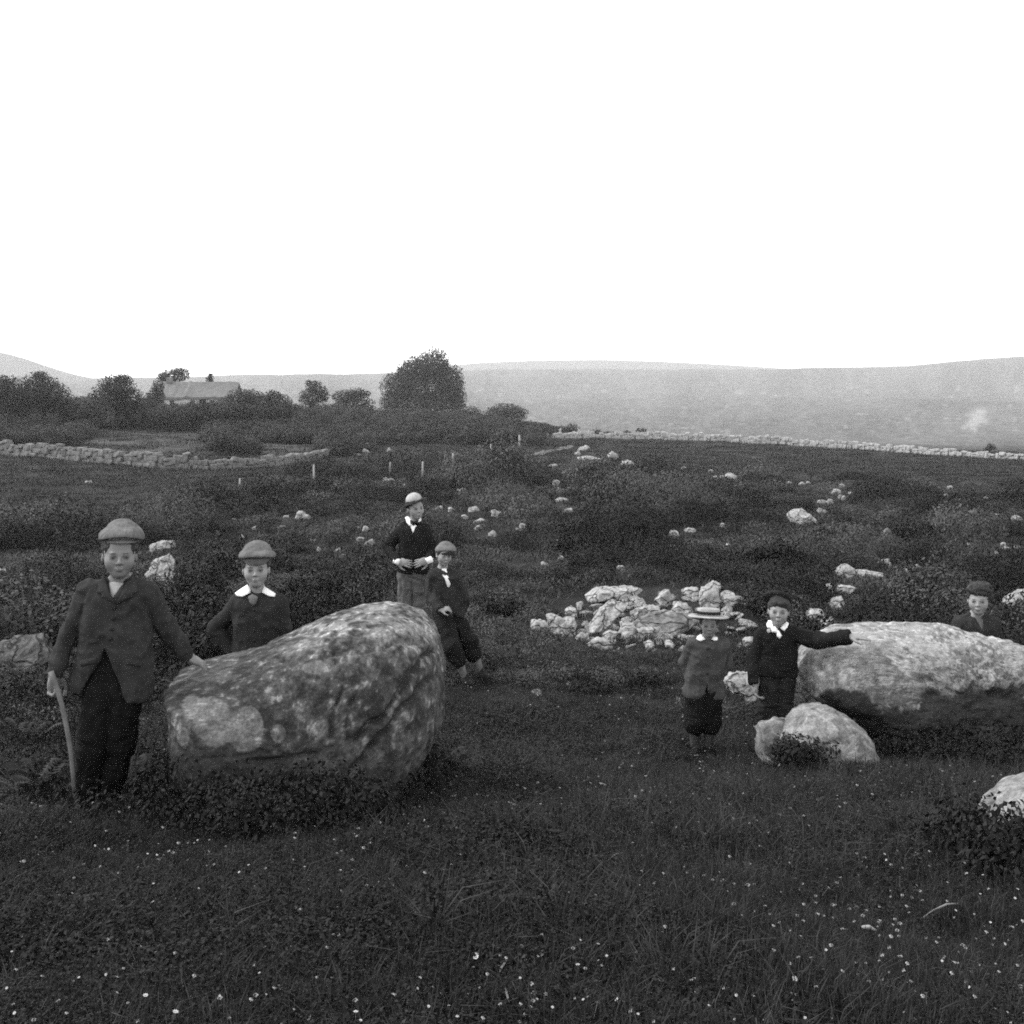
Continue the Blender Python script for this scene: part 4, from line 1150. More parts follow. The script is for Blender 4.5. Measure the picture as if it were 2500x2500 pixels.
def foot_growth():
    """tangle of small leaves growing at the foot of the boulders"""
    pr = []
    for i in range(3):
        V, Fc = leafcloud(190, .13, .13, .085, .0095, 160 + i, up=.7, z0=.05, shell=.2)
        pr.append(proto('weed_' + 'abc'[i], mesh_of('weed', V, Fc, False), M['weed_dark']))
    pts = []
    def strip(us, vs, n, spread):
        for _ in range(n):
            t = RNG.uniform(us[0], us[-1]); v = np.interp(t, us, vs) + RNG.normal(0, spread)
            p = hit(t, v); pts.append(p)
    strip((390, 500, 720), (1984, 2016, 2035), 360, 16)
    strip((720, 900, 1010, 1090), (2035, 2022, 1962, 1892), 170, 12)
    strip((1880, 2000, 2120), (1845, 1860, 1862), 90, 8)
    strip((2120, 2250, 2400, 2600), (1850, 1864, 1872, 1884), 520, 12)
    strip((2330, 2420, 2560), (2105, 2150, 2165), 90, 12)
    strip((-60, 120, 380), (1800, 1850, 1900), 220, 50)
    pts = np.array(pts); n = len(pts)
    s = RNG.uniform(.55, 1.35, n)
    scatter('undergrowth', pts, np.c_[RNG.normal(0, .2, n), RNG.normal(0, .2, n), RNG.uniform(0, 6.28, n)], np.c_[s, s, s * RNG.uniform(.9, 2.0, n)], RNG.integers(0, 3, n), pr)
foot_growth()

# ------------------------------------------------------------------ flowers
FL = []
for ox, oy, L in ((0, 1700, "560,880 755,853 870,928 925,935 965,935 1230,915 1165,848 905,1103 1170,1132 1465,995 1410,1037 1795,1005 1820,1137 350,1172 425,1160 900,1213b 780,1213 810,1187 1265,1240 1090,1328 945,1295 1770,1258b 290,1292 405,1275 670,1295 620,1303 365,1445 340,1515 690,1437 560,1465 630,1460 830,1475 920,1508 465,1658 690,1655 625,1640 858,1763b 690,1747 1295,1765 85,1867 1035,1860b 1820,1905 640,900 1240,1383 70,1505 1530,1630 1720,1475 1310,1520 40,1720"),
                  (800, 1700, "1195,50 698,160 882,157 898,265 750,765b 570,730 575,770 790,930b 1220,770 1210,858 1440,883 1100,972 1210,978 1240,1022 1480,1000 685,1022 730,992 925,1018 640,1108 360,1075 150,1025 75,1025 490,1157 885,1260 950,1303 1288,1235b 1420,1157 875,1537b 1240,1533 1475,1582b 1490,1437 1595,1460 1645,1530 545,1658 1135,1660 530,1722 1530,1725 1590,1805b 1705,1787b 1507,1788 1325,1833 1200,1830 1235,1785 470,1808 595,1828 560,1860 715,1823 765,1887 165,1860b 20,1873 195,1910 1830,1873 5,1555 140,1500 1800,863 1255,635 1380,635 1875,470b 1895,490"),
                  (1700, 1700, "20,385b 20,425 105,440b 300,457 340,462 450,383 490,405b 1365,590 1460,553 1570,640 1500,603 990,628 680,660 435,918b 490,945 745,942 1185,910 1110,930 1120,965 850,1068 955,1055 1200,1063 780,1127 1670,1070 1690,1053 1895,1137 1880,1190 1675,1165 1735,1333 765,1495 580,1665b 235,1762 75,1823 225,1905 1240,1685 1610,1715 1915,1720 1355,1750 640,1895 265,1520 555,1575 675,1540 1450,1560 1820,1460 1530,1262 1300,1115 1475,895")):
    for t in L.split():
        b = t.endswith('b'); a, c = t.rstrip('b').split(',')
        FL.append((ox + float(a) * .414, oy + float(c) * .414, b))
def flower_mesh(seed):
    rg = np.random.default_rng(seed)
    V, Fc = [], []
    n = 9
    for k in range(n):
        a = 2 * math.pi * k / n; j = len(V)
        for (r, da, z) in ((.15, 0, .0), (.7, -.3, .1), (1.0, 0, .16 + rg.uniform(-.1, .12)), (.7, .3, .1)):
            V.append((r * math.cos(a + da), r * math.sin(a + da), z))
        Fc.append((j, j + 1, j + 2, j + 3))
    j = len(V)
    for k in range(6):
        V.append((.25 * math.cos(k * 1.047), .25 * math.sin(k * 1.047), .2))
    Fc.append(tuple(range(j, j + 6)))
    j = len(V)
    V += [(-.06, 0, -6), (.06, 0, -6), (.05, 0, 0), (-.05, 0, 0)]
    Fc.append((j, j + 1, j + 2, j + 3))
    me = mesh_of('white_flower', np.array(V), Fc, False); me.materials.append(M['petal'])
    me.materials.append(M['stem']); me.polygons[len(Fc) - 1].material_index = 1
    return me
FM = [flower_mesh(s) for s in range(4)]
for i, (u, v, b) in enumerate(FL):
    p = hit(u, v, .085)
    o = bpy.data.objects.new('white_flower', FM[i % 4]); COL.objects.link(o)
    o.location = [float(t) for t in p]
    r = (.0085 if b else .0052) * (p[1] / 4.0) ** .45 * random.uniform(.85, 1.15)
    o.scale = (r, r, r); o.rotation_euler = (random.gauss(.35, .3), random.gauss(0, .3), random.uniform(0, 6))
    tag(o, 'small white flower open in the foreground grass', 'flower', 'white flowers in the grass')
def more_flowers():
    V, Fc = leafcloud(9, .01, .01, .004, .006, 170, up=1.0)
    pr = [proto('floret', mesh_of('floret', V, Fc, False), M['floret'])]
    u, v, d, x, z = sample_screen(2400, 2.5, 12, -200, 2700)
    n = len(u)
    ok = RNG.uniform(0, 1, n) < np.interp(u, (0, 700, 1300), (.35, .6, 1))
    u, v, d, x, z = [t[ok] for t in (u, v, d, x, z)]; n = len(u)
    s = RNG.uniform(.35, .95, n) * (d / 4) ** .4 * .75
    scatter('tiny_flowers', np.c_[x, d, z + RNG.uniform(.04, .1, n)], np.c_[np.zeros(n), np.zeros(n), RNG.uniform(0, 6, n)], np.repeat(s[:, None], 3, 1), np.zeros(n, int), pr)
more_flowers()

# long pale stems that bend over the grass
for i, (pts, lab) in enumerate((
    ([(1455, 2120), (1480, 2102), (1505, 2085), (1540, 2080)], 'pale dry grass stem lying over the turf in the middle of the foreground'),
    ([(2255, 2240), (2280, 2222), (2310, 2208), (2345, 2206)], 'arching pale grass stem in the right foreground'),
    ([(1220, 2388), (1222, 2365), (1250, 2325)], 'forked pale stem near the bottom centre'),
    ([(1232, 2400), (1240, 2440), (1250, 2452)], 'short pale stem hooked at the bottom centre'))):
    Q = [hit(u, v, .09 if 0 < k < len(pts) - 1 else .03) for k, (u, v) in enumerate(pts)]
    V, fs = lathe_tube(Q, [.003] * len(Q), 5)
    o = obj('grass_stem', mesh_of('grass_stem', V - Q[0], fs), M['stem']); o.location = [float(t) for t in Q[0]]
    tag(o, lab, 'grass stem')
for i, (u, v, w, ang, lab) in enumerate(((2122, 2268, 36, .25, 'pale chip of wood lying in the right foreground grass'), (620, 2324, 42, -.25, 'pale thin twig lying in the left foreground grass'))):
    p = hit(u, v, .05); L = w * p[1] / F
    V, fs = lathe_tube([(-L / 2, 0, 0), (0, .004, .004), (L / 2, 0, 0)], (.005, .007, .004), 6)
    o = obj('wood_chip', mesh_of('wood_chip', V, fs), M['shirt']); o.location = [float(t) for t in p]; o.rotation_euler = (0, ang, 0)
    tag(o, lab, 'twig')

# ------------------------------------------------------------------ fence posts
for i, (u, vt, vb, lean, lab) in enumerate((
    (585, 1168, 1196, .02, 'short fence post, first from the left, in the left field'),
    (766, 1134, 1187, .0, 'tall pale fence post, second from the left, below the wall end'),
    (951, 1128, 1160, .06, 'slim fence post, third from the left'),
    (1031, 1127, 1166, .03, 'pale fence post, fourth from the left, at the lower end of the path'),
    (1106, 1106, 1136, .0, 'dim fence post, fifth from the left, beside the path'),
    (1199, 1084, 1122, .0, 'pale fence post above the bend of the path'),
    (1268, 1062, 1097, .0, 'fence post below the right end of the hedge line'),
    (1336, 1058, 1082, .05, 'fence post left of the leaning posts at the crest'),
    (1366, 1046, 1068, .12, 'thin fence post against the dark bush at the crest'),
    (1404, 1048, 1072, .5, 'strongly leaning fence post at the crest'),
    (1437, 1050, 1072, .05, 'last upright fence post right of the leaning one'))):
    p = hit(u, vb); d = p[1]; h = (vb - vt) * d / F
    r = .075 * (d / 75)
    V, fs = lathe_tube([(0, 0, -.2), (lean * h * .5, .01, h * .5), (lean * h, 0, h)], (r, r * .95, r * .8), 7)
    o = obj('fence_post', mesh_of('fence_post', V, fs), M['post']); o.location = (p[0], d, ground(p[0], d)[0])
    tag(o, lab, 'fence post', 'fence posts along the path')

# ------------------------------------------------------------------ cottage and pole
def cottage():
    d = 150.0; k = d / F
    x0, x1 = (402 - 1250) * k, (578 - 1250) * k
    ze = CZ - (965 - VH) * k; zr = CZ - (932 - VH) * k
    zb = ze - 2.0
    dep = 4.6
    root = empty('cottage', ((x0 + x1) / 2, d, zb), 'long low cottage with a pale roof among the trees on the left', 'cottage')
    L = (x1 - x0) / 2
    H = ze - zb; R = zr - zb
    V = np.array([(-L, -dep / 2, -1), (L, -dep / 2, -1), (L, dep / 2, -1), (-L, dep / 2, -1), (-L, -dep / 2, H), (L, -dep / 2, H), (L, dep / 2, H), (-L, dep / 2, H), (-L, 0, R - .45), (L, 0, R - .45)])
    obj('wall', mesh_of('wall', V, [(0, 1, 5, 4), (2, 3, 7, 6), (1, 2, 6, 9, 5), (3, 0, 4, 8, 7)], False), M['limewash'], root)
    e = .35; t = .28
    n = 24
    Vr, Fr = [], []
    rg = np.random.default_rng(3)
    for i in range(n + 1):
        x = -L - e + (2 * L + 2 * e) * i / n
        s = .05 * rg.normal()
        end = .12 if i in (0, n) else 0
        Vr += [(x, -dep / 2 - .4, H - .22 + s), (x, -dep / 4, H * .5 + R * .5 - .05 + s), (x, 0, R - end + s * .5), (x, dep / 4, H * .5 + R * .5 - .05), (x, dep / 2 + .4, H - .22),
               (x, dep / 2 + .4, H - .22 - t), (x, 0, R - t - .05), (x, -dep / 2 - .4, H - .22 - t + s)]
    for i in range(n):
        for j in range(8):
            a = i * 8 + j; b = i * 8 + (j + 1) % 8
            Fr.append((a, b, b + 8, a + 8))
    Fr += [tuple(range(8))[::-1], tuple(range(n * 8, n * 8 + 8))]
    rf = obj('roof', mesh_of('roof', np.array(Vr), Fr, False), M['thatch'], root)
    def box(nm, c, s, m, par):
        import bmesh
        bm = bmesh.new(); bmesh.ops.create_cube(bm, size=1)
        bmesh.ops.scale(bm, vec=s, verts=bm.verts)
        bmesh.ops.bevel(bm, geom=list(bm.edges), offset=min(s) * .08, segments=1, affect='EDGES')
        me = bpy.data.meshes.new(nm); bm.to_mesh(me); bm.free()
        o = obj(nm, me, m, par); o.location = c
        return o
    box('chimney', (-L + .7, 0, R + .15), (.7, .8, .9), M['wallstone'], rf)
    for x in (-3.2, -.4, 2.2, 3.9):
        w = box('window', (x, -dep / 2 - .02, H - .95), (.8, .12, .8), M['limewash'], root)
        box('pane', (0, -.06, 0), (.6, .06, .6), M['glass'], w)
    box('door', (.9, -dep / 2 - .02, H - 1.15), (.9, .1, 1.6), M['trouser_low'], root)
cottage()
p = P(344, 918, 160)
z = ground(p[0], 160)[0]
V, fs = lathe_tube([(0, 0, -.2), (.02, 0, 4), (0, 0, CZ - (868 - VH) * 160 / F - z)], (.07, .06, .035), 7)
o = obj('pole', mesh_of('pole', V, fs), M['limewash']); o.location = (p[0], 160, z)
tag(o, 'tall thin pale pole rising between the trees left of the cottage', 'pole')

# ------------------------------------------------------------------ figures: signed distance shapes meshed by surface nets
class SDF:
    def __init__(s, lo, hi, h):
        s.h = h; s.lo = np.array(lo, float); n = np.ceil((np.array(hi) - s.lo) / h).astype(int) + 1
        s.n = n; s.a = np.full(n, 1.0, np.float32)
    def _win(s, lo, hi):
        i0 = np.clip(np.floor((np.array(lo) - s.lo) / s.h).astype(int), 0, s.n - 1)
        i1 = np.clip(np.ceil((np.array(hi) - s.lo) / s.h).astype(int) + 1, 1, s.n)
        if (i1 <= i0).any(): return None, None, None, None
        sl = tuple(slice(a, b) for a, b in zip(i0, i1))
        ax = [(s.lo[k] + np.arange(i0[k], i1[k]) * s.h).astype(np.float32) for k in range(3)]
        return sl, ax[0][:, None, None], ax[1][None, :, None], ax[2][None, None, :]
    def _mix(s, sl, f, k, sub=False):
        a = s.a[sl]
        if sub:
            a, f = -a, f
            r = np.minimum(a, f) if k <= 0 else np.minimum(a, f) - np.maximum(k - np.abs(a - f), 0) ** 2 / (4 * k)
            s.a[sl] = -r
        else:
            s.a[sl] = np.minimum(a, f) if k <= 0 else np.minimum(a, f) - np.maximum(k - np.abs(a - f), 0) ** 2 / (4 * k)
    def cone(s, p, q, r1, r2, k=0.01, sub=False):
        p = np.array(p, float); q = np.array(q, float)
        m = max(r1, r2) + k + 3 * s.h
        sl, X, Y, Z = s._win(np.minimum(p, q) - m, np.maximum(p, q) + m)
        if sl is None: return
        d = q - p; L2 = float(d @ d) + 1e-12
        t = np.clip(((X - p[0]) * d[0] + (Y - p[1]) * d[1] + (Z - p[2]) * d[2]) / L2, 0, 1)
        f = np.sqrt((X - p[0] - t * d[0]) ** 2 + (Y - p[1] - t * d[1]) ** 2 + (Z - p[2] - t * d[2]) ** 2) - (r1 + (r2 - r1) * t)
        s._mix(sl, f, k, sub)
    def ell(s, c, r, k=0.01, R=None, sub=False):
        c = np.array(c, float); r = np.array(r, float)
        m = r.max() + k + 3 * s.h
        sl, X, Y, Z = s._win(c - m, c + m)
        if sl is None: return
        X, Y, Z = X - c[0], Y - c[1], Z - c[2]
        if R is not None:
            R = np.array(R)
            X, Y, Z = (R[0, 0] * X + R[1, 0] * Y + R[2, 0] * Z, R[0, 1] * X + R[1, 1] * Y + R[2, 1] * Z, R[0, 2] * X + R[1, 2] * Y + R[2, 2] * Z)
        k0 = np.sqrt((X / r[0]) ** 2 + (Y / r[1]) ** 2 + (Z / r[2]) ** 2)
        k1 = np.sqrt((X / r[0] ** 2) ** 2 + (Y / r[1] ** 2) ** 2 + (Z / r[2] ** 2) ** 2)
        f = k0 * (k0 - 1) / np.maximum(k1, 1e-6)
        s._mix(sl, f, k, sub)
    def cut(s, fn):
        """keep only where fn(X,Y,Z) < 0"""
        ax = [(s.lo[k] + np.arange(s.n[k]) * s.h).astype(np.float32) for k in range(3)]
        f = fn(ax[0][:, None, None], ax[1][None, :, None], ax[2][None, None, :])
        s.a = np.maximum(s.a, f)
    def mesh(s):
        a = s.a
        for k in range(3):
            sl = [slice(None)] * 3; sl[k] = 0; a[tuple(sl)] = 1; sl[k] = -1; a[tuple(sl)] = 1
        ins = a < 0
        nx, ny, nz = a.shape
        cs = [ins[i:nx - 1 + i, j:ny - 1 + j, k:nz - 1 + k] for i in (0, 1) for j in (0, 1) for k in (0, 1)]
        any_ = cs[0].copy(); all_ = cs[0].copy()
        for c in cs[1:]: any_ |= c; all_ &= c
        I, J, K = np.nonzero(any_ & ~all_)
        cid = np.full((nx - 1, ny - 1, nz - 1), -1, np.int32); cid[I, J, K] = np.arange(len(I))
        acc = np.zeros((len(I), 3)); cnt = np.zeros(len(I))
        for ax in range(3):
            o = [k for k in range(3) if k != ax]
            for b in (0, 1):
                for c in (0, 1):
                    off = [0, 0, 0]; off[o[0]] = b; off[o[1]] = c
                    v0 = a[I + off[0], J + off[1], K + off[2]]
                    off2 = list(off); off2[ax] = 1
                    v1 = a[I + off2[0], J + off2[1], K + off2[2]]
                    m = (v0 < 0) != (v1 < 0)
                    t = np.where(m, v0 / np.where(m, v0 - v1, 1), 0)
                    pt = np.repeat(np.array(off, float)[None], len(I), 0); pt[:, ax] = t
                    acc[m] += pt[m]; cnt[m] += 1
        V = s.lo + (np.c_[I, J, K] + acc / np.maximum(cnt, 1)[:, None]) * s.h
        Fs = []
        for ax in range(3):
            o = [(ax + 1) % 3, (ax + 2) % 3]
            s0 = [slice(1, -1)] * 3; s0[ax] = slice(0, -1)
            s1 = [slice(1, -1)] * 3; s1[ax] = slice(1, None)
            A, B = ins[tuple(s0)], ins[tuple(s1)]
            E = np.nonzero(A != B)
            base = np.array(E).T.copy()
            for k in range(3):
                if k != ax: base[:, k] += 1
            flip = A[E]
            q = []
            for (b, c) in ((1, 1), (0, 1), (0, 0), (1, 0)):
                ii = base.copy(); ii[:, o[0]] -= b; ii[:, o[1]] -= c
                q.append(cid[ii[:, 0], ii[:, 1], ii[:, 2]])
            q = np.stack(q, 1)
            q[~flip] = q[~flip][:, ::-1]
            Fs.append(q)
        return V, np.concatenate(Fs)

def rotm(yaw=0, pitch=0, roll=0):
    """columns = local axes; local -Y looks to the camera. yaw>0 turns the face to image right, pitch>0 looks down, roll>0 tips the head to image right"""
    return np.array(Matrix.Rotation(math.radians(yaw), 3, 'Z') @ Matrix.Rotation(math.radians(pitch), 3, 'X') @ Matrix.Rotation(math.radians(roll), 3, 'Y'))

def bounds(pts, m):
    pts = np.array(pts); return pts.min(0) - m, pts.max(0) + m

def normals_of(V, fs):
    a, b, c = V[fs[:, 0]], V[fs[:, 1]], V[fs[:, 2]]
    n = np.cross(b - a, c - a)
    N = np.zeros_like(V)
    for k in range(fs.shape[1]): np.add.at(N, fs[:, k], n)
    return N / (np.linalg.norm(N, axis=1)[:, None] + 1e-12)

def wrinkle(V, fs, amp, f, seed):
    """cloth folds: ridged noise along the normals"""
    N = normals_of(V, fs)
    w = .05 * np.stack([vnoise(V[:, 0] * 8, V[:, 1] * 8, V[:, 2] * 8, seed + k) for k in range(3)], 1)
    Q = V + w
    n1 = 1 - 2 * np.abs(vnoise(Q[:, 0] * f, Q[:, 1] * f, Q[:, 2] * f * .75, seed=seed))
    n2 = 1 - 2 * np.abs(vnoise(Q[:, 0] * f * 2.3, Q[:, 1] * f * 2.3, Q[:, 2] * f * 1.9, seed=seed + 9))
    return V + N * (amp * (n1 * .9 + n2 * .5))[:, None]

def head_sdf(S, c, hh, R, ears=True):
    T = lambda x, y, z: c + R @ (np.array((x, y, z)) * hh)
    E = lambda p, r, k, sub=False: S.ell(T(*p), np.array(r) * hh, k * hh, R, sub)
    E((0, .06, .13), (.345, .41, .37), .02)
    E((0, -.05, -.14), (.292, .30, .32), .12)
    E((0, -.165, -.40), (.105, .11, .08), .13)
    for s in (-1, 1):
        E((s * .165, -.18, -.15), (.10, .105, .105), .12)
        E((s * .135, -.425, -.03), (.085, .075, .052), .05, True)
    S.cone(T(-.16, -.325, .035), T(.16, -.325, .035), .034 * hh, .034 * hh, .06 * hh)
    for s in (-1, 1):
        E((s * .135, -.302, -.035), (.064, .064, .05), .018)
    S.cone(T(0, -.345, .0), T(0, -.425, -.145), .022 * hh, .044 * hh, .045 * hh)
    for s in (-1, 1): E((s * .045, -.37, -.165), (.03, .038, .027), .03)
    E((0, -.34, -.268), (.085, .045, .02), .03)
    E((0, -.335, -.31), (.07, .045, .025), .03)
    S.cone(T(-.075, -.385, -.288), T(.075, -.385, -.288), .007 * hh, .007 * hh, .012 * hh, True)
    if ears:
        for s in (-1, 1):
            E((s * .345, .05, -.05), (.035, .085, .125), .03)
            E((s * .375, .03, -.045), (.02, .045, .07), .02, True)

def hand_sdf(S, w, dirv, nrm, side, L, curl=.5, spread=.12):
    """w wrist, dirv along the hand, nrm out of the palm (fingers curl that way), side +1/-1 for the thumb, L hand length"""
    d = np.array(dirv, float); d /= np.linalg.norm(d)
    n = np.array(nrm, float); n -= d * (n @ d); n /= np.linalg.norm(n)
    x = np.cross(d, n) * side
    R = np.stack([x, d, n], 1)
    S.ell(w + d * L * .27, (L * .22, L * .30, L * .105), .006, R)
    S.cone(w - d * L * .15, w + d * L * .1, L * .14, L * .15, .008)
    for i, (o, ln) in enumerate(((.165, .40), (.055, .46), (-.055, .43), (-.16, .34))):
        p = w + d * L * .5 + x * L * o
        ang = curl * (.8 + .12 * i)
        for sgl, r in ((.46, .05), (.32, .045), (.22, .038)):
            dv = d * math.cos(ang) + n * math.sin(ang) + x * o * spread * 4
            q = p + dv / np.linalg.norm(dv) * L * ln * sgl
            S.cone(p, q, L * r, L * r * .9, .003)
            p = q; ang += curl * .9
    p = w + d * L * .12 + x * L * .17
    dv = d * .75 + x * .75 + n * .35
    q = p + dv / np.linalg.norm(dv) * L * .26
    S.cone(p, q, L * .075, L * .058, .008)
    dv = d * .95 + x * .25 + n * .5
    S.cone(q, q + dv / np.linalg.norm(dv) * L * .2, L * .055, L * .045, .004)

def tri_prism(p, yfun):
    """<0 inside the triangle (photo pixels projected from the camera) and in front of yfun"""
    p = [np.array(t, float) for t in p]
    ar = (p[1][0] - p[0][0]) * (p[2][1] - p[0][1]) - (p[1][1] - p[0][1]) * (p[2][0] - p[0][0])
    sg = 1 if ar > 0 else -1
    def fn(X, Y, Z, d):
        u = 1250 + F * X / d; v = VH - F * (Z - CZ) / d
        m = None
        for i in range(3):
            a, b = p[i], p[(i + 1) % 3]
            e = b - a; ln = math.hypot(*e)
            s = -sg * ((e[0] * (v - a[1]) - e[1] * (u - a[0])) / ln) * d / F
            m = s if m is None else np.maximum(m, s)
        return m
    return fn

class Boy:
    def __init__(s, d, foot, label, h=.006, seed=0):
        s.d = d; s.k = d / F; s.h = h; s.seed = seed
        s.base = P(foot[0], foot[1], d)
        s.root = empty('person', s.base, label, 'person', None)
    def p(s, u, v, dy=0.0):
        q = P(u, v, s.d); q[1] += dy        # pose points live in the plane of the figure, dy metres behind it
        return q
    def put(s, name, V, fs, mat, parent=None, col=None, wr=0.0, wf=14):
        if wr: V = wrinkle(V, fs, wr, wf, s.seed + len(name))
        me = mesh_of(name, V - s.base, fs, True, col)
        o = obj(name, me, M[mat], parent or s.root)
        return o
    def chain(s, S, pts, rads, k=.012):
        for (a, b, r1, r2) in zip(pts[:-1], pts[1:], rads[:-1], rads[1:]):
            S.cone(a, b, r1, r2, k)
    def sdf(s, pts, m, h=None):
        lo, hi = bounds(pts, m); return SDF(lo, hi, h or s.h)

def make_boy(d, foot, label, J, hh, cen, face=(0, 0, 0), h=.006, jacket='tweed', hem=None, cuts=(), trouser='trouser_dark', legs=None, sock=None,
             shirt=None, shirt_mat='linen', hat=None, hair=True, collar=None, hands=None, torso=None, seed=0, wr=.006, boots=True, breech=None, skin=.21):
    b = Boy(d, foot, label, h, seed)
    k = b.k; p = b.p
    yaw0 = math.degrees(math.atan((1250 - cen[0]) / F))
    c = p(*cen); H = hh * k; R = rotm(face[0] + yaw0, face[1] - 5, face[2])
    neck = p(*J['neck'])
    sh = [p(*J['shL']), p(*J['shR'])]; el = [p(*J['elL']), p(*J['elR'])]; wrs = [p(*J['wrL']), p(*J['wrR'])]
    hp = [p(*J['hipL']), p(*J['hipR'])]; kn = [p(*J['knL']), p(*J['knR'])]; an = [p(*J['anL']), p(*J['anR'])]
    ra, rt = J.get('ra', (26, 22, 18)), J.get('rt', (40, 30, 22))
    ra = [t * k for t in ra]; rt = [t * k for t in rt]
    hl = H * .8
    # --- body: one continuous mesh
    S = b.sdf([c, neck] + sh + el + wrs + hp + kn + an, H * .75)
    head_sdf(S, c, H, R)
    S.cone(c + R @ np.array((0, .06 * H, -.3 * H)), neck + np.array((0, .02, 0)), .18 * H, .2 * H, .03)
    mid = (sh[0] + sh[1]) / 2; pel = (hp[0] + hp[1]) / 2
    for i in (0, 1):
        o = .45
        S.cone(mid + (sh[i] - mid) * o + np.array((0, .02, 0)), pel + (hp[i] - pel) * .6 + np.array((0, .02, 0)), rt[0] * .55, rt[0] * .6, .02)
        S.cone(neck, sh[i], .16 * H, ra[0] * .7, .03)
        b.chain(S, [sh[i], el[i], wrs[i]], [ra[0] * .72, ra[1] * .68, ra[2] * .62])
        b.chain(S, [hp[i], kn[i], an[i]], [rt[0] * .8, rt[1] * .72, rt[2] * .6])
        fd = np.array(J.get('ft', ((-.15, -1, 0), (.15, -1, 0)))[i], float); fd /= np.linalg.norm(fd)
        S.cone(an[i], an[i] + np.array((0, 0, -.18 * H)) + fd * .2 * H, rt[2] * .5, rt[2] * .45, .01)
    for i, hd in enumerate(hands or ()):
        if hd is None: continue
        dirv, nrm, side, curl = hd
        hand_sdf(S, wrs[i], dirv, nrm, side, hl, curl)
    V, fs = S.mesh()
    q = (V - c) @ R / H
    col = np.full(len(V), skin)
    def blob(px, py, pz, rx, rz, val, soft=.5):
        dd = ((q[:, 0] - px) / rx) ** 2 + ((q[:, 2] - pz) / rz) ** 2
        t = np.clip((1 - dd) / soft, 0, 1) * (q[:, 1] < py)
        return t, val
    for a in [(-.135, -.2, .05, .09, .02, skin * .25), (.135, -.2, .05, .09, .02, skin * .25), (-.135, -.2, -.025, .085, .045, skin * .5), (.135, -.2, -.025, .085, .045, skin * .5),
              (-.135, -.2, -.033, .028, .03, .02), (.135, -.2, -.033, .028, .03, .02), (0, -.2, -.290, .062, .020, skin * .55), (-.028, -.3, -.188, .016, .011, .05), (.028, -.3, -.188, .016, .011, .05),
              (-.135, -.2, -.008, .066, .010, .05), (.135, -.2, -.008, .066, .010, .05)]:
        t, val = blob(*a); col = col * (1 - t) + val * t
    b.put('body', V, fs, 'skin', None, col)
    # --- hair
    if hair:
        S = SDF(c - H * .75, c + H * .75, h)
        S.ell(c + R @ np.array((0, .085 * H, .15 * H)), np.array((.365, .41, .375)) * H, .01, R)
        T = lambda x, y, z: c + R @ (np.array((x, y, z)) * H)
        # open the face
        S.ell(T(0, -.42, -.12), np.array((.31, .36, .42)) * H, .02, R, True)
        fr = hair if isinstance(hair, float) else .22
        S.cut(lambda X, Y, Z: -(((X - c[0]) * R[0, 2] + (Y - c[1]) * R[1, 2] + (Z - c[2]) * R[2, 2]) + .22 * H))
        if fr < .22:
            S.ell(T(.03, -.27, .27), np.array((.25, .12, .27 - fr)) * H, .02, R)
        V, fs = S.mesh(); b.put('hair', V, fs, 'hair', None, None, .006, 40)
    # --- jacket with sleeves
    ty = torso or (30, .10)
    rT = ty[0] * k
    hemv = hem if hem else [J['hipL'], J['hipR']]
    hm = [p(*hemv[0]), p(*hemv[1])]
    S = b.sdf(sh + el + wrs + hm + [neck], rT + .06)
    mid = (sh[0] + sh[1]) / 2
    for i in (0, 1):
        t0 = mid + (sh[i] - mid) * .52; t0[2] -= rT * .35
        S.cone(t0, hm[i], rT * .95, rT * 1.02, .05)
        S.cone(neck + np.array((0, .01, -.01)), sh[i], .17 * H, ra[0] * .92, .03)
        b.chain(S, [sh[i], el[i], wrs[i]], [ra[0], ra[1], ra[2]], .014)
    S.cone(mid - np.array((0, 0, rT * .5)), (hm[0] + hm[1]) / 2, rT * .95, rT * .95, .05)
    bot = min(hm[0][2], hm[1][2])
    slope = (hm[1][2] - hm[0][2]) / max(hm[1][0] - hm[0][0], .02)
    dz = J.get('hemdrop', 10) * k
    wz = [w_[2] for w_ in wrs]
    # flat hem (sleeves keep their own ends)
    xlo = min(hm[0][0], hm[1][0]) - rT * 1.05; xhi = max(hm[0][0], hm[1][0]) + rT * 1.05
    def hemcut(X, Y, Z):
        f = (hm[0][2] + (X - hm[0][0]) * slope - dz) - Z
        inside = (X > xlo) & (X < xhi)
        return np.where(inside, f, -1).astype(np.float32)
    S.cut(hemcut)
    if wrs[0][0] < xlo or wrs[1][0] > xhi: pass
    for i in (0, 1):
        dv = wrs[i] - el[i]; ln = np.linalg.norm(dv); dv /= ln
        # cuff: trim the round end of the sleeve
        w = wrs[i]
        S.cut(lambda X, Y, Z: np.where(((X - w[0]) ** 2 + (Y - w[1]) ** 2 + (Z - w[2]) ** 2) < (ra[2] * 1.9) ** 2,
              (X - w[0]) * dv[0] + (Y - w[1]) * dv[1] + (Z - w[2]) * dv[2] - ra[2] * .25, -1).astype(np.float32))
    for tri in cuts:
        fn = tri_prism(tri[:3], None)
        back = d + (tri[3] if len(tri) > 3 else 0.0)
        S.cut(lambda X, Y, Z: -np.maximum(fn(X, Y, Z, d), Y - back))
    V, fs = S.mesh()
    V = wrinkle(V, fs, wr, 9, seed + 3)
    b.jv, b.jf = V, fs
    jo = b.put('jacket', V, fs, jacket); b.jacket = jo
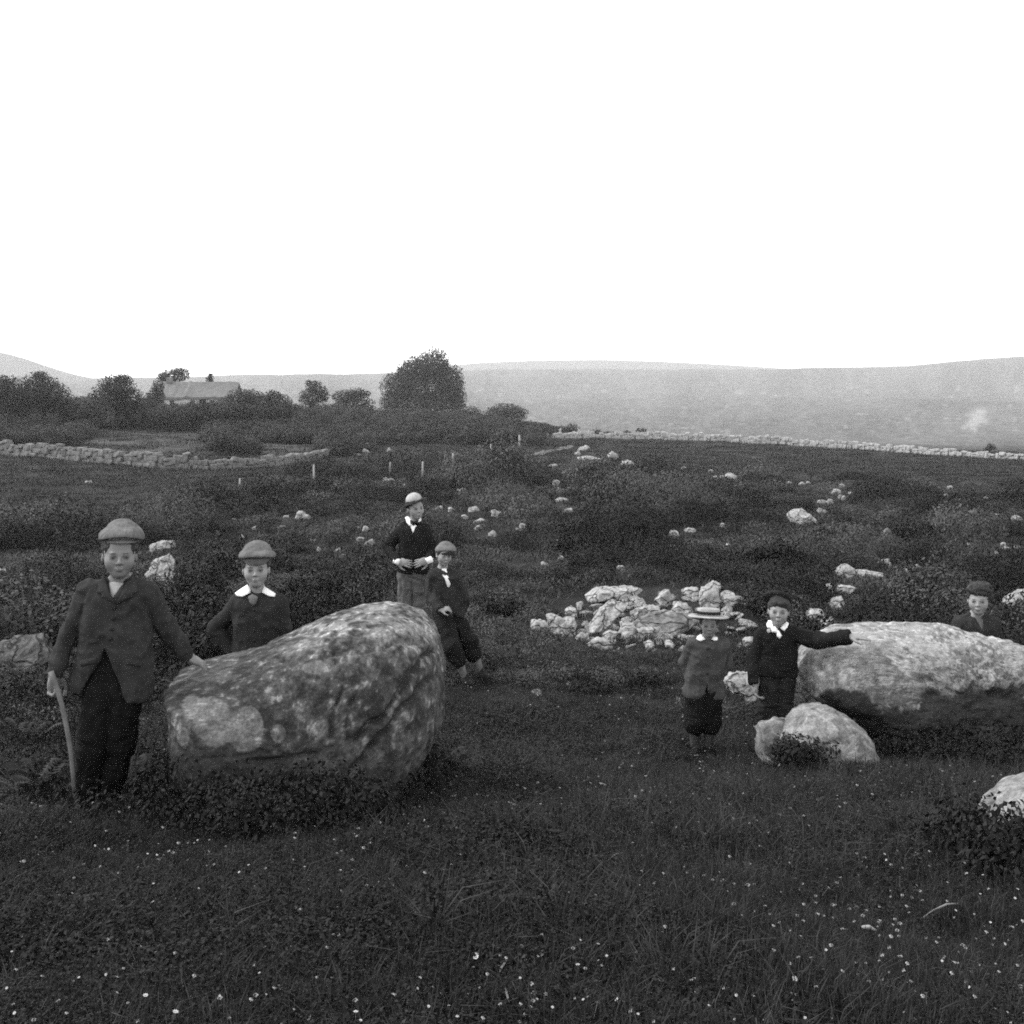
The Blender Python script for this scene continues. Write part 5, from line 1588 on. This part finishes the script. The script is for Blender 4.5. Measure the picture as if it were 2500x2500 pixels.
    # --- shirt front
    if shirt:
        S = b.sdf([mid, neck, pel], rT + .05)
        for i in (0, 1):
            t0 = mid + (sh[i] - mid) * .42; t0[2] -= rT * .3
            S.cone(t0, mid + (pel - mid) * .6 + (hp[i] - pel) * .5, rT * .84, rT * .8, .05)
        S.cone(neck + np.array((0, .0, .01)), mid - np.array((0, .01, rT * .5)), .2 * H, rT * .86, .03)
        zl = mid[2] + (pel[2] - mid[2]) * .45
        S.cut(lambda X, Y, Z: np.maximum(Z - (neck[2] + .012), zl - Z).astype(np.float32) + 0 * X + 0 * Y)
        V, fs = S.mesh(); b.put('shirt', V, fs, shirt_mat)
    # --- trousers
    S = b.sdf(hp + kn + an + [mid], rt[0] + .06)
    S.cone(hp[0] + np.array((0, .01, rt[0] * .3)), hp[1] + np.array((0, .01, rt[0] * .3)), rt[0] * .8, rt[0] * .8, .01)
    for i in (0, 1):
        S.cone(pel + (hp[i] - pel) * .7, pel + (hp[i] - pel) * .6 + (mid - pel) * .55, rt[0] * .8, rT * .72, .012)
    end = an if not breech else [kn[i] + (an[i] - kn[i]) * breech for i in (0, 1)]
    for i in (0, 1):
        b.chain(S, [hp[i], kn[i], end[i]], [rt[0], rt[1], rt[2] if not breech else rt[1] * .92], .02)
    if not breech:
        zc = min(an[0][2], an[1][2])
    V, fs = S.mesh(); b.put('trousers', V, fs, trouser, None, None, wr * 1.2, 11)
    if sock:
        for i in (0, 1):
            S = b.sdf([end[i], an[i]], rt[2] + .04)
            m2 = end[i] + (an[i] - end[i]) * .3
            b.chain(S, [end[i], m2, an[i]], [rt[2] * .95, rt[2] * 1.0, rt[2] * .72])
            V, fs = S.mesh(); b.put('stocking', V, fs, sock)
    if boots:
        for i in (0, 1):
            fd = np.array(J.get('ft', ((-.15, -1, 0), (.15, -1, 0)))[i], float); fd /= np.linalg.norm(fd)
            L = H * .62
            a = an[i]; sole = a + np.array((0, 0, -.2 * H))
            S = b.sdf([a, sole, sole + fd * L], .1)
            S.cone(a + np.array((0, 0, .1 * H)), a + np.array((0, 0, -.1 * H)), rt[2] * .8, rt[2] * .8, .02)
            S.cone(sole - fd * .02, sole + fd * L * .75, .15 * H, .14 * H, .03)
            zc = sole[2] - .1 * H
            S.cut(lambda X, Y, Z: (zc - Z).astype(np.float32) + 0 * X + 0 * Y)
            V, fs = S.mesh(); b.put('boot', V, fs, 'leather')
    # --- collar pieces: (polygon, thickness)
    T = lambda x, y, z: c + R @ (np.array((x, y, z)) * H)
    b.c, b.H, b.R, b.T, b.rT, b.mid, b.neck, b.shp = c, H, R, T, rT, mid, neck, sh
    b.wr_ = wrs
    return b

def surf_y(b, u, v, rad=9.0):
    """depth of the front of the jacket seen at photo pixel u, v"""
    if not hasattr(b, 'juv'):
        b.juv = pix(b.jv)
    r2 = (b.juv[0] - u) ** 2 + (b.juv[1] - v) ** 2
    m = r2 < rad * rad
    if not m.any():
        m = r2 <= np.partition(r2, 12)[12]
        return float(np.median(b.jv[m, 1]))
    y = b.jv[m, 1]
    return float(np.sort(y)[: max(1, len(y) // 8)].mean())

def plate(b, name, poly, mat, th=.006, back=.02, parent=None, rad=9.0, flare=0.0):
    """cloth piece lying on the jacket; poly in photo pixels"""
    pl = [np.array(t, float) for t in poly]
    # denser outline
    P2 = []
    for i in range(len(pl)):
        a, c_ = pl[i], pl[(i + 1) % len(pl)]
        k = max(1, int(np.hypot(*(c_ - a)) / 5))
        P2 += [a + (c_ - a) * t / k for t in range(k)]
    P2 = np.array(P2); cen = P2.mean(0); n = len(P2)
    ys = np.array([surf_y(b, *t, rad) for t in P2])
    ys = (np.roll(ys, 1) + ys + np.roll(ys, -1)) / 3
    yc = min(surf_y(b, *cen, rad), ys.mean())
    V, fs = [], []
    for s_, o in ((1.0, back), (1.0, -th), (.6, -th * 1.6 - flare * .5), (.25, -th * 1.8 - flare)):
        for t, y in zip(P2, ys):
            q = cen + (t - cen) * s_
            yy = yc + (y - yc) * s_ + o
            V.append(((q[0] - 1250) * yy / F, yy, CZ - (q[1] - VH) * yy / F))
    V.append(((cen[0] - 1250) * yc / F, yc - th * 1.8 - flare, CZ - (cen[1] - VH) * yc / F))
    V.append(((cen[0] - 1250) * yc / F, yc + back, CZ - (cen[1] - VH) * yc / F))
    for r in range(3):
        for i in range(n):
            fs.append((r * n + i, r * n + (i + 1) % n, (r + 1) * n + (i + 1) % n, (r + 1) * n + i))
    for i in range(n):
        fs.append((3 * n + i, 3 * n + (i + 1) % n, 4 * n)); fs.append((i, 4 * n + 1, (i + 1) % n))
    return b.put(name, np.array(V), fs, mat, parent)

def button(b, u, v, r=.008):
    y = surf_y(b, u, v) - .002
    c0 = np.array(((u - 1250) * y / F, y, CZ - (v - VH) * y / F))
    V, fs = [], []
    for k in range(10):
        a = k * math.pi / 5
        for (q, o) in ((1, .004), (1, -.002), (.6, -.004)):
            V.append(c0 + np.array((math.cos(a) * r * q, o, math.sin(a) * r * q)))
    for k in range(10):
        a, c_ = k * 3, ((k + 1) % 10) * 3
        fs += [(a, c_, c_ + 1, a + 1), (a + 1, c_ + 1, c_ + 2, a + 2)]
    fs.append(tuple(k * 3 + 2 for k in range(10)))
    b.put('button', np.array(V), fs, 'leather', b.jacket)

def flat_cap(b, cen, rx, rz, ry, peak, mat='capcloth', face=(0, 0, 0), pmat='peak'):
    """soft flat cap: overhanging crown with a flat underside, narrow band, peak. cen = middle of the crown's lower edge; photo pixels"""
    k = b.k; c = b.p(*cen)
    yaw0 = math.degrees(math.atan((1250 - cen[0]) / F))
    R = rotm(face[0] + yaw0, face[1], face[2])
    T = lambda x, y, z: c + R @ (np.array((x, y, z)) * k)
    S = SDF(c - np.array((rx, max(rx, ry), rx)) * k * 1.5, c + np.array((rx, max(rx, ry), rx)) * k * 1.5, b.h * .7)
    S.ell(T(0, .08 * ry, 0), np.array((rx * .82, ry * .95, rz)) * k, .015, R)
    for s_ in (-1, 1):
        S.ell(T(s_ * .36 * rx, 0, 0), np.array((rx * .64, ry * .8, rz * .92)) * k, .02, R)
    S.ell(T(0, -.3 * ry, -.05 * rz), np.array((rx * .8, ry * .6, rz * .72)) * k, .02, R)
    loc = lambda X, Y, Z: (X - c[0]) * R[0, 2] + (Y - c[1]) * R[1, 2] + (Z - c[2]) * R[2, 2]
    lx = lambda X, Y, Z: (X - c[0]) * R[0, 0] + (Y - c[1]) * R[1, 0] + (Z - c[2]) * R[2, 0]
    S.cut(lambda X, Y, Z: -(loc(X, Y, Z) + rz * k * (.05 + .30 * np.minimum((lx(X, Y, Z) / (rx * k)) ** 2, 1))).astype(np.float32))
    S.cone(T(0, .06 * ry, -.05 * rz), T(0, .06 * ry, -.3 * rz), rx * .84 * k, rx * .83 * k, .004)
    S.cut(lambda X, Y, Z: -(loc(X, Y, Z) + rz * .42 * k).astype(np.float32))
    V, fs = S.mesh()
    V = wrinkle(V, fs, .003, 22, b.seed)
    cap = b.put('cap', V, fs, mat)
    # peak: a thin curved sheet round the front of the band
    pw, pl_, drop, dz = peak
    rr = rx * .84
    V, fs = [], []
    na, nb = 17, 5
    amax = math.asin(min(.98, pw / rr))
    for side in (0, 1):
        for j in range(nb):
            t = j / (nb - 1)
            for i in range(na):
                a = -amax + 2 * amax * i / (na - 1)
                e = math.cos(a / amax * math.pi / 2) ** .7
                r_ = rr + pl_ * e * t
                z = dz - drop * e * t - 3.0 * (1 - e) - (0 if side == 0 else 2.2)
                V.append(T(math.sin(a) * r_, .06 * ry - math.cos(a) * r_ * (ry / rx), z))
    m = na * nb
    for j in range(nb - 1):
        for i in range(na - 1):
            a = j * na + i
            fs.append((a, a + 1, a + na + 1, a + na)); fs.append((m + a, m + a + na, m + a + na + 1, m + a + 1))
    ring = [i for i in range(na)] + [j * na + na - 1 for j in range(1, nb)] + [(nb - 1) * na + i for i in range(na - 2, -1, -1)] + [j * na for j in range(nb - 2, 0, -1)]
    for a, c_ in zip(ring, ring[1:] + ring[:1]):
        fs.append((a, m + a, m + c_, c_))
    b.put('peak', np.array(V), fs, pmat, cap)
    return cap

# ---- boy 1: the tall boy with the stick
b = make_boy(5.35, (225, 1990), 'tall boy in flat cap and long jacket, one hand on a walking stick',
    dict(neck=(288, 1422, .03), shL=(212, 1447, .03), shR=(354, 1450, .03), elL=(163, 1552, .03), elR=(391, 1546, .10), wrL=(139, 1641, -.03), wrR=(422, 1628, .22),
         hipL=(244, 1690, .03), hipR=(296, 1690, .03), knL=(224, 1830, .0), knR=(284, 1830, .05), anL=(203, 1948, .0), anR=(256, 1945, .06), ra=(25, 22, 19), rt=(40, 31, 24), hemdrop=18,
         ft=((.25, -1, 0), (-.2, -1, 0))),
    112, (292, 1354), (0, 2, 2), h=.005, jacket='tweed', hem=[(213, 1672, .03), (322, 1690, .03)], torso=(43,), seed=1, wr=.011,
    cuts=[((254, 1398), (324, 1398), (282, 1468), -.0), ((266, 1572), (176, 1740), (336, 1740), .02)], shirt=True, shirt_mat='shirt', skin=.15,
    hands=[((-.05, -.1, -1), (1, -.3, 0), -1, 1.15), ((.7, .3, -.45), (-.3, .1, -1), 1, .45)])
flat_cap(b, (293, 1311, .03), 53, 27, 60, (36, 9, 7, -8), face=(0, -6, 2))
plate(b, 'lapel', [(252, 1402), (240, 1425), (236, 1446), (250, 1450), (246, 1457), (282, 1474), (266, 1440), (258, 1412)], 'tweed', .007, parent=b.jacket)
plate(b, 'lapel', [(324, 1402), (334, 1422), (338, 1444), (322, 1449), (327, 1456), (283, 1476), (300, 1440), (314, 1412)], 'tweed', .007, parent=b.jacket)
plate(b, 'pocket_flap', [(196, 1612), (236, 1606), (236, 1620), (196, 1626)], 'tweed', .005, parent=b.jacket)
plate(b, 'pocket_flap', [(306, 1608), (346, 1614), (346, 1628), (306, 1622)], 'tweed', .005, parent=b.jacket)
for u, v in ((279, 1484), (276, 1510), (273, 1536), (269, 1560)): button(b, u, v, .010)
# the stick he holds
Q = [P(124, 1640, 5.26), P(133, 1662, 5.25), P(143, 1692, 5.24), P(152, 1724, 5.24), P(163, 1775, 5.23), P(172, 1828, 5.22), P(178, 1885, 5.21), P(183, 1955, 5.2)]
V, fs = lathe_tube(Q, (.014, .0125, .012, .0115, .0115, .011, .010, .009), 10)
o = obj('walking_stick', mesh_of('walking_stick', V - Q[-1], fs), M['stick']); o.location = [float(t) for t in Q[-1]]
tag(o, 'thin curved pale walking stick under the hand of the tall boy on the left', 'stick')

# ---- boy 2: white collar, behind the boulder
b = make_boy(6.75, (628, 1905), 'boy in flat cap and wide white collar standing behind the largest boulder',
    dict(neck=(624, 1446, .03), shL=(578, 1472, .03), shR=(678, 1476, .03), elL=(524, 1540, .06), elR=(692, 1560, .03), wrL=(560, 1592, .06), wrR=(688, 1640, -.02),
         hipL=(606, 1655, .03), hipR=(648, 1655, .03), knL=(604, 1765, .03), knR=(648, 1765, .03), anL=(602, 1868, .03), anR=(648, 1868, .03), ra=(22, 20, 16), rt=(30, 24, 19)),
    90, (625, 1388), (-3, 0, 0), h=.006, jacket='tweed2', hem=[(602, 1655, .03), (654, 1655, .03)], torso=(37,), seed=2, skin=.21, wr=.011,
    hands=[((.8, .1, -.3), (0, 1, 0), 1, .6), ((0, 0, -1), (-1, 0, 0), 1, .4)])
flat_cap(b, (626, 1357, .02), 44, 16, 49, (31, 6, 15, -4), pmat='peakdark', face=(-3, -4, 0))
plate(b, 'collar', [(604, 1427), (590, 1436), (573, 1448), (578, 1455), (592, 1457), (611, 1447), (612, 1438)], 'linen', .008, .04)
plate(b, 'collar', [(643, 1431), (654, 1437), (673, 1449), (671, 1457), (656, 1455), (640, 1446)], 'linen', .008, .04)
plate(b, 'necktie', [(605, 1457), (616, 1450), (630, 1457), (627, 1472), (618, 1480), (610, 1473)], 'peak', .008)
for v in (1490, 1515, 1540, 1565): button(b, 620, v, .008)

# ---- boy 3: round pale hat, hands clasped before him
b = make_boy(10.8, (1006, 1592), 'boy in a pale round hat and dark jacket with hands clasped before him',
    dict(neck=(1009, 1274, .03), shL=(984, 1290, .03), shR=(1035, 1292, .03), elL=(944, 1338, .08), elR=(1058, 1342, .03), wrL=(974, 1365, -.12), wrR=(1049, 1363, -.12),
         hipL=(991, 1404, .03), hipR=(1023, 1404, .03), knL=(990, 1484, .0), knR=(1021, 1488, .02), anL=(993, 1562, .03), anR=(1019, 1562, .03), ra=(12.5, 12, 9), rt=(20, 15, 11), hemdrop=2),
    56, (1014, 1240), (24, 2, -6), h=.008, jacket='serge', hem=[(991, 1394, .03), (1025, 1396, .03)], torso=(21,), seed=3, trouser='trouser_mid', shirt=True, skin=.22, wr=.011,
    cuts=[((997, 1262), (1026, 1262), (1009, 1310), -.02), ((1010, 1378), (998, 1412), (1022, 1412), .0)], hands=[((1, -.35, -.18), (.1, 1, -.2), -1, .5), ((-1, -.35, -.22), (-.1, 1, -.2), 1, .5)])
k = b.k; hc = b.p(1010, 1222, .02); Rh = rotm(15, -6, -20)
S = SDF(hc - 44 * k, hc + 44 * k, .006)
S.ell(hc + Rh @ np.array((0, 0, 1)) * k, np.array((20, 22, 18)) * k, 0, Rh)
S.cut(lambda X, Y, Z: -(((X - hc[0]) * Rh[0, 2] + (Y - hc[1]) * Rh[1, 2] + (Z - hc[2]) * Rh[2, 2]) + 3 * k).astype(np.float32))
V, fs = S.mesh(); hat = b.put('hat', V, fs, 'felt')
S = SDF(hc - 44 * k, hc + 44 * k, .005)
S.ell(hc + Rh @ np.array((0, -2, -5)) * k, np.array((33, 34, 3.2)) * k, 0, Rh)
V, fs = S.mesh(); b.put('brim', V, fs, 'darkfelt', hat)  # dark band and the brim's shaded underside, painted as one dark colour
plate(b, 'collar', [(989, 1263), (996, 1260), (1003, 1267), (1006, 1282), (1000, 1284), (993, 1276)], 'linen', .006, .04, rad=6)
plate(b, 'collar', [(1019, 1264), (1027, 1262), (1029, 1270), (1021, 1276)], 'linen', .006, .04, rad=6)
plate(b, 'bow_tie', [(1001, 1269), (1011, 1273), (1021, 1269), (1022, 1279), (1011, 1276), (1002, 1280)], 'darkfelt', .012, rad=8)
for i, (a_, c_) in enumerate((((968, 1364, -.12), (979, 1367, -.15)), ((1055, 1361, -.12), (1044, 1365, -.15)))):
    V, fs = lathe_tube([b.p(*a_), b.p(*c_)], (.034, .031), 14); b.put('cuff', V, fs, 'linen')

# ---- boy 4: leaning at the right end of the boulder
b = make_boy(10.2, (1148, 1668), 'boy in pale cap and open jacket leaning at the largest boulder',
    dict(neck=(1080, 1388, .03), shL=(1062, 1403, .0), shR=(1110, 1411, .06), elL=(1049, 1452, .05), elR=(1134, 1468, .08), wrL=(1076, 1482, -.12), wrR=(1120, 1504, .02),
         hipL=(1078, 1500, .05), hipR=(1102, 1502, .08), knL=(1106, 1574, -.12), knR=(1144, 1570, .05), anL=(1136, 1650, -.05), anR=(1174, 1644, .06), ra=(14, 13, 10), rt=(23, 20, 11),
         ft=((.8, -1, 0), (.9, -.6, 0)), hemdrop=10),
    52, (1084, 1355), (20, 6, 4), h=.008, jacket='tweed2', hem=[(1078, 1500, .04), (1112, 1504, .06)], torso=(21,), seed=4, trouser='serge', breech=.4, sock='palesock', shirt=True, skin=.21, wr=.011,
    cuts=[((1070, 1384), (1092, 1386), (1124, 1446), -.03), ((1072, 1386), (1124, 1446), (1100, 1448), -.03)], hands=[((.9, .0, .1), (0, .6, -1), -1, .9), ((-.4, .2, -.6), (0, 1, 0), 1, .6)])
flat_cap(b, (1088, 1343, .02), 25.5, 14, 27, (17, 6, 6, -3), face=(18, -3, 3), pmat='darkfelt')
# the stone he leans against
V, fs, c = inflate([(1010, 1640), (1020, 1560), (1045, 1525), (1075, 1530), (1085, 1580), (1088, 1660), (1040, 1680)], 10.45, .25, 40, 20, smooth=1, amp=.08, seed=40)
stone_thing('boulder', V, fs, M['dullstone'], 'dark stone almost hidden behind the largest boulder, under the leaning boy', 'boulder')

# ---- boy 5: straw hat
b = make_boy(7.95, (1713, 1856), 'small boy in a banded straw hat, buttoned jacket and knee breeches',
    dict(neck=(1731, 1557, .03), shL=(1694, 1576, .03), shR=(1766, 1577, .03), elL=(1673, 1624, .08), elR=(1778, 1620, .08), wrL=(1692, 1664, .06), wrR=(1762, 1658, .06),
         hipL=(1703, 1695, .03), hipR=(1738, 1695, .03), knL=(1699, 1765, .02), knR=(1736, 1765, .03), anL=(1696, 1832, .03), anR=(1729, 1832, .03), ra=(15, 14, 12), rt=(24, 23, 13.5), hemdrop=9),
    60, (1731, 1524), (2, 4, 0), h=.006, jacket='tweed_grey', hem=[(1697, 1694, .03), (1744, 1696, .03)], torso=(25,), seed=5, trouser='trouser_dark', breech=.12, sock='sock', skin=.15, wr=.010,
    cuts=[((1724, 1664), (1706, 1722), (1740, 1722), .04)], hands=[((.5, .1, -1), (1, 0, 0), -1, .7), ((-.5, .1, -1), (-1, 0, 0), 1, .7)])
k = b.k; hc = b.p(1731, 1502, .02); Rh = rotm(0, -5, 2)
def boater(r0, r1, z0, z1, n=40):
    V, fs = [], []
    prof = [(r0, z0), (r1, z1 - 1.5), (r1 * .95, z1), (r1 * .5, z1 + .8)]
    for i in range(n):
        a = 2 * math.pi * i / n
        for r_, z_ in prof: V.append(hc + Rh @ np.array((math.cos(a) * r_, math.sin(a) * r_, z_)) * k)
    for i in range(n):
        for j in range(3):
            a = i * 4 + j; c_ = ((i + 1) % n) * 4 + j
            fs.append((a, c_, c_ + 1, a + 1))
    V.append(hc + Rh @ np.array((0, 0, z1 + 1)) * k); V.append(hc + Rh @ np.array((0, 0, z0)) * k)
    for i in range(n):
        fs.append((i * 4 + 3, ((i + 1) % n) * 4 + 3, n * 4)); fs.append((((i + 1) % n) * 4, i * 4, n * 4 + 1))
    return np.array(V), fs
V, fs = boater(29, 27.5, -2, 15); hat = b.put('straw_hat', V, fs, 'straw')
V, fs = boater(30, 28.8, 2, 9.5); b.put('hat_band', V, fs, 'darkfelt', hat)
V, fs = [], []
for i in range(48):
    a = 2 * math.pi * i / 48
    for r_, z_ in ((26, -1), (39, -1.6), (50, -3.5 + .8 * math.sin(3 * a + 1)), (50, -5 + .8 * math.sin(3 * a + 1)), (39, -3.6), (26, -3.0)):
        V.append(hc + Rh @ np.array((math.cos(a) * r_, math.sin(a) * r_, z_)) * k)
for i in range(48):
    for j in range(6):
        fs.append((i * 6 + j, ((i + 1) % 48) * 6 + j, ((i + 1) % 48) * 6 + (j + 1) % 6, i * 6 + (j + 1) % 6))
b.put('brim', np.array(V), fs, 'straw', hat)
plate(b, 'collar', [(1711, 1548), (1720, 1557), (1722, 1561), (1709, 1566), (1700, 1560), (1702, 1554)], 'linen', .008, .04, rad=7)
plate(b, 'collar', [(1742, 1554), (1751, 1555), (1753, 1562), (1745, 1565), (1737, 1561)], 'linen', .008, .04, rad=7)
for v in (1585, 1605, 1625, 1645): button(b, 1727, v, .008)

# ---- boy 6: dark clothes, arm out on the boulder
b = make_boy(8.15, (1897, 1812), 'boy in black with white collar and bow, arm stretched onto a boulder',
    dict(neck=(1899, 1530, .03), shL=(1864, 1555, .03), shR=(1936, 1550, .03), elL=(1845, 1610, .05), elR=(1990, 1557, -.10), wrL=(1843, 1664, -.02), wrR=(2050, 1541, -.20),
         hipL=(1879, 1655, .03), hipR=(1917, 1655, .03), knL=(1877, 1732, .03), knR=(1916, 1732, .03), anL=(1876, 1796, .03), anR=(1915, 1796, .03), ra=(18, 18, 15), rt=(24, 20, 15), hemdrop=6),
    70, (1901, 1491), (0, 0, 3), h=.006, jacket='serge', hem=[(1877, 1642, .03), (1920, 1646, .03)], torso=(29,), seed=6, trouser='trouser_low', hair=.14, skin=.22, wr=.012,
    hands=[((0, -.1, -1), (1, -.2, 0), -1, .7), ((1, -.10, -.02), (0, .1, -1), -1, .12)])
k = b.k; hc = b.p(1904, 1466, .075); Rh = rotm(-14, -38, 4)
S = SDF(hc - 52 * k, hc + 52 * k, .006); S.ell(hc, np.array((36, 34, 10)) * k, 0, Rh)
V, fs = S.mesh(); V = wrinkle(V, fs, .006, 20, 66); b.put('round_hat', V, fs, 'darkfelt')
plate(b, 'collar', [(1876, 1514), (1883, 1514), (1889, 1528), (1884, 1533), (1873, 1532), (1871, 1524)], 'linen', .008, .04, rad=7)
plate(b, 'collar', [(1920, 1517), (1926, 1522), (1922, 1532), (1914, 1541), (1905, 1533), (1911, 1525)], 'linen', .008, .04, rad=7)
bow = plate(b, 'bow', [(1882, 1531), (1892, 1529), (1899, 1536), (1896, 1546), (1884, 1543)], 'linen', .014, .03, rad=7, flare=.008)
plate(b, 'ribbon_end', [(1896, 1537), (1902, 1540), (1909, 1552), (1903, 1560), (1896, 1552)], 'linen', .01, .02, bow, rad=7)
plate(b, 'ribbon_end', [(1873, 1536), (1882, 1533), (1882, 1543), (1876, 1547), (1872, 1541)], 'shirt', .01, .02, bow, rad=7)

# ---- boy 7: bareheaded, behind the long boulder
b = make_boy(9.25, (2389, 1790), 'bareheaded dark-haired boy, head and shoulders showing behind the long pale boulder',
    dict(neck=(2388, 1504, .03), shL=(2350, 1523, .03), shR=(2430, 1527, .03), elL=(2340, 1590, .05), elR=(2440, 1592, .05), wrL=(2350, 1640, -.04), wrR=(2432, 1642, -.04),
         hipL=(2370, 1640, .03), hipR=(2406, 1640, .03), knL=(2369, 1710, -.02), knR=(2407, 1710, -.02), anL=(2369, 1772, .03), anR=(2407, 1772, .03), ra=(17, 16, 13), rt=(24, 19, 14)),
    71, (2389, 1464), (-3, 3, 0), h=.0065, jacket='tweed2', hem=[(2368, 1640, .03), (2410, 1640, .03)], torso=(28,), seed=7, trouser='trouser_low', hair=.16, skin=.21, shirt=True, shirt_mat='peak', wr=.011,
    cuts=[((2374, 1502), (2402, 1502), (2390, 1535), -.02)], hands=[((0, 0, -1), (1, 0, 0), -1, .5), ((0, 0, -1), (-1, 0, 0), 1, .5)])
S = SDF(b.c - b.H * .8, b.c + b.H * .8, .006)
S.ell(b.T(.06, .0, .40), np.array((.34, .36, .2)) * b.H, .01, b.R); S.ell(b.T(.3, .08, .12), np.array((.12, .2, .26)) * b.H, .03, b.R); S.ell(b.T(-.12, -.16, .36), np.array((.2, .2, .14)) * b.H, .03, b.R)
V, fs = S.mesh(); V = wrinkle(V, fs, .012, 26, 77); b.put('hair', V, fs, 'hair')

# ------------------------------------------------------------------ haze
def haze():
    x0, x1, y0, y1, z0, z1 = -4200, 4200, -90, 3400, -16, 92
    V = np.array([(x, y, z) for z in (z0, z1) for (x, y) in ((x0, y0), (x1, y0), (x1, y1), (x0, y1))])
    me = mesh_of('haze', V, [(0, 3, 2, 1), (4, 5, 6, 7), (0, 1, 5, 4), (1, 2, 6, 5), (2, 3, 7, 6), (3, 0, 4, 7)], False)
    m = bpy.data.materials.new('haze_air'); m.use_nodes = True
    nt = m.node_tree; nt.nodes.clear()
    out = nt.nodes.new('ShaderNodeOutputMaterial')
    pv = nt.nodes.new('ShaderNodeVolumePrincipled')
    pv.inputs['Color'].default_value = (.99, .99, .99, 1)
    pv.inputs['Density'].default_value = 0.00026
    pv.inputs['Anisotropy'].default_value = 0.2
    nt.links.new(pv.outputs[0], out.inputs['Volume'])
    o = obj('haze', me, m)
    tag(o, kind='stuff')
haze()
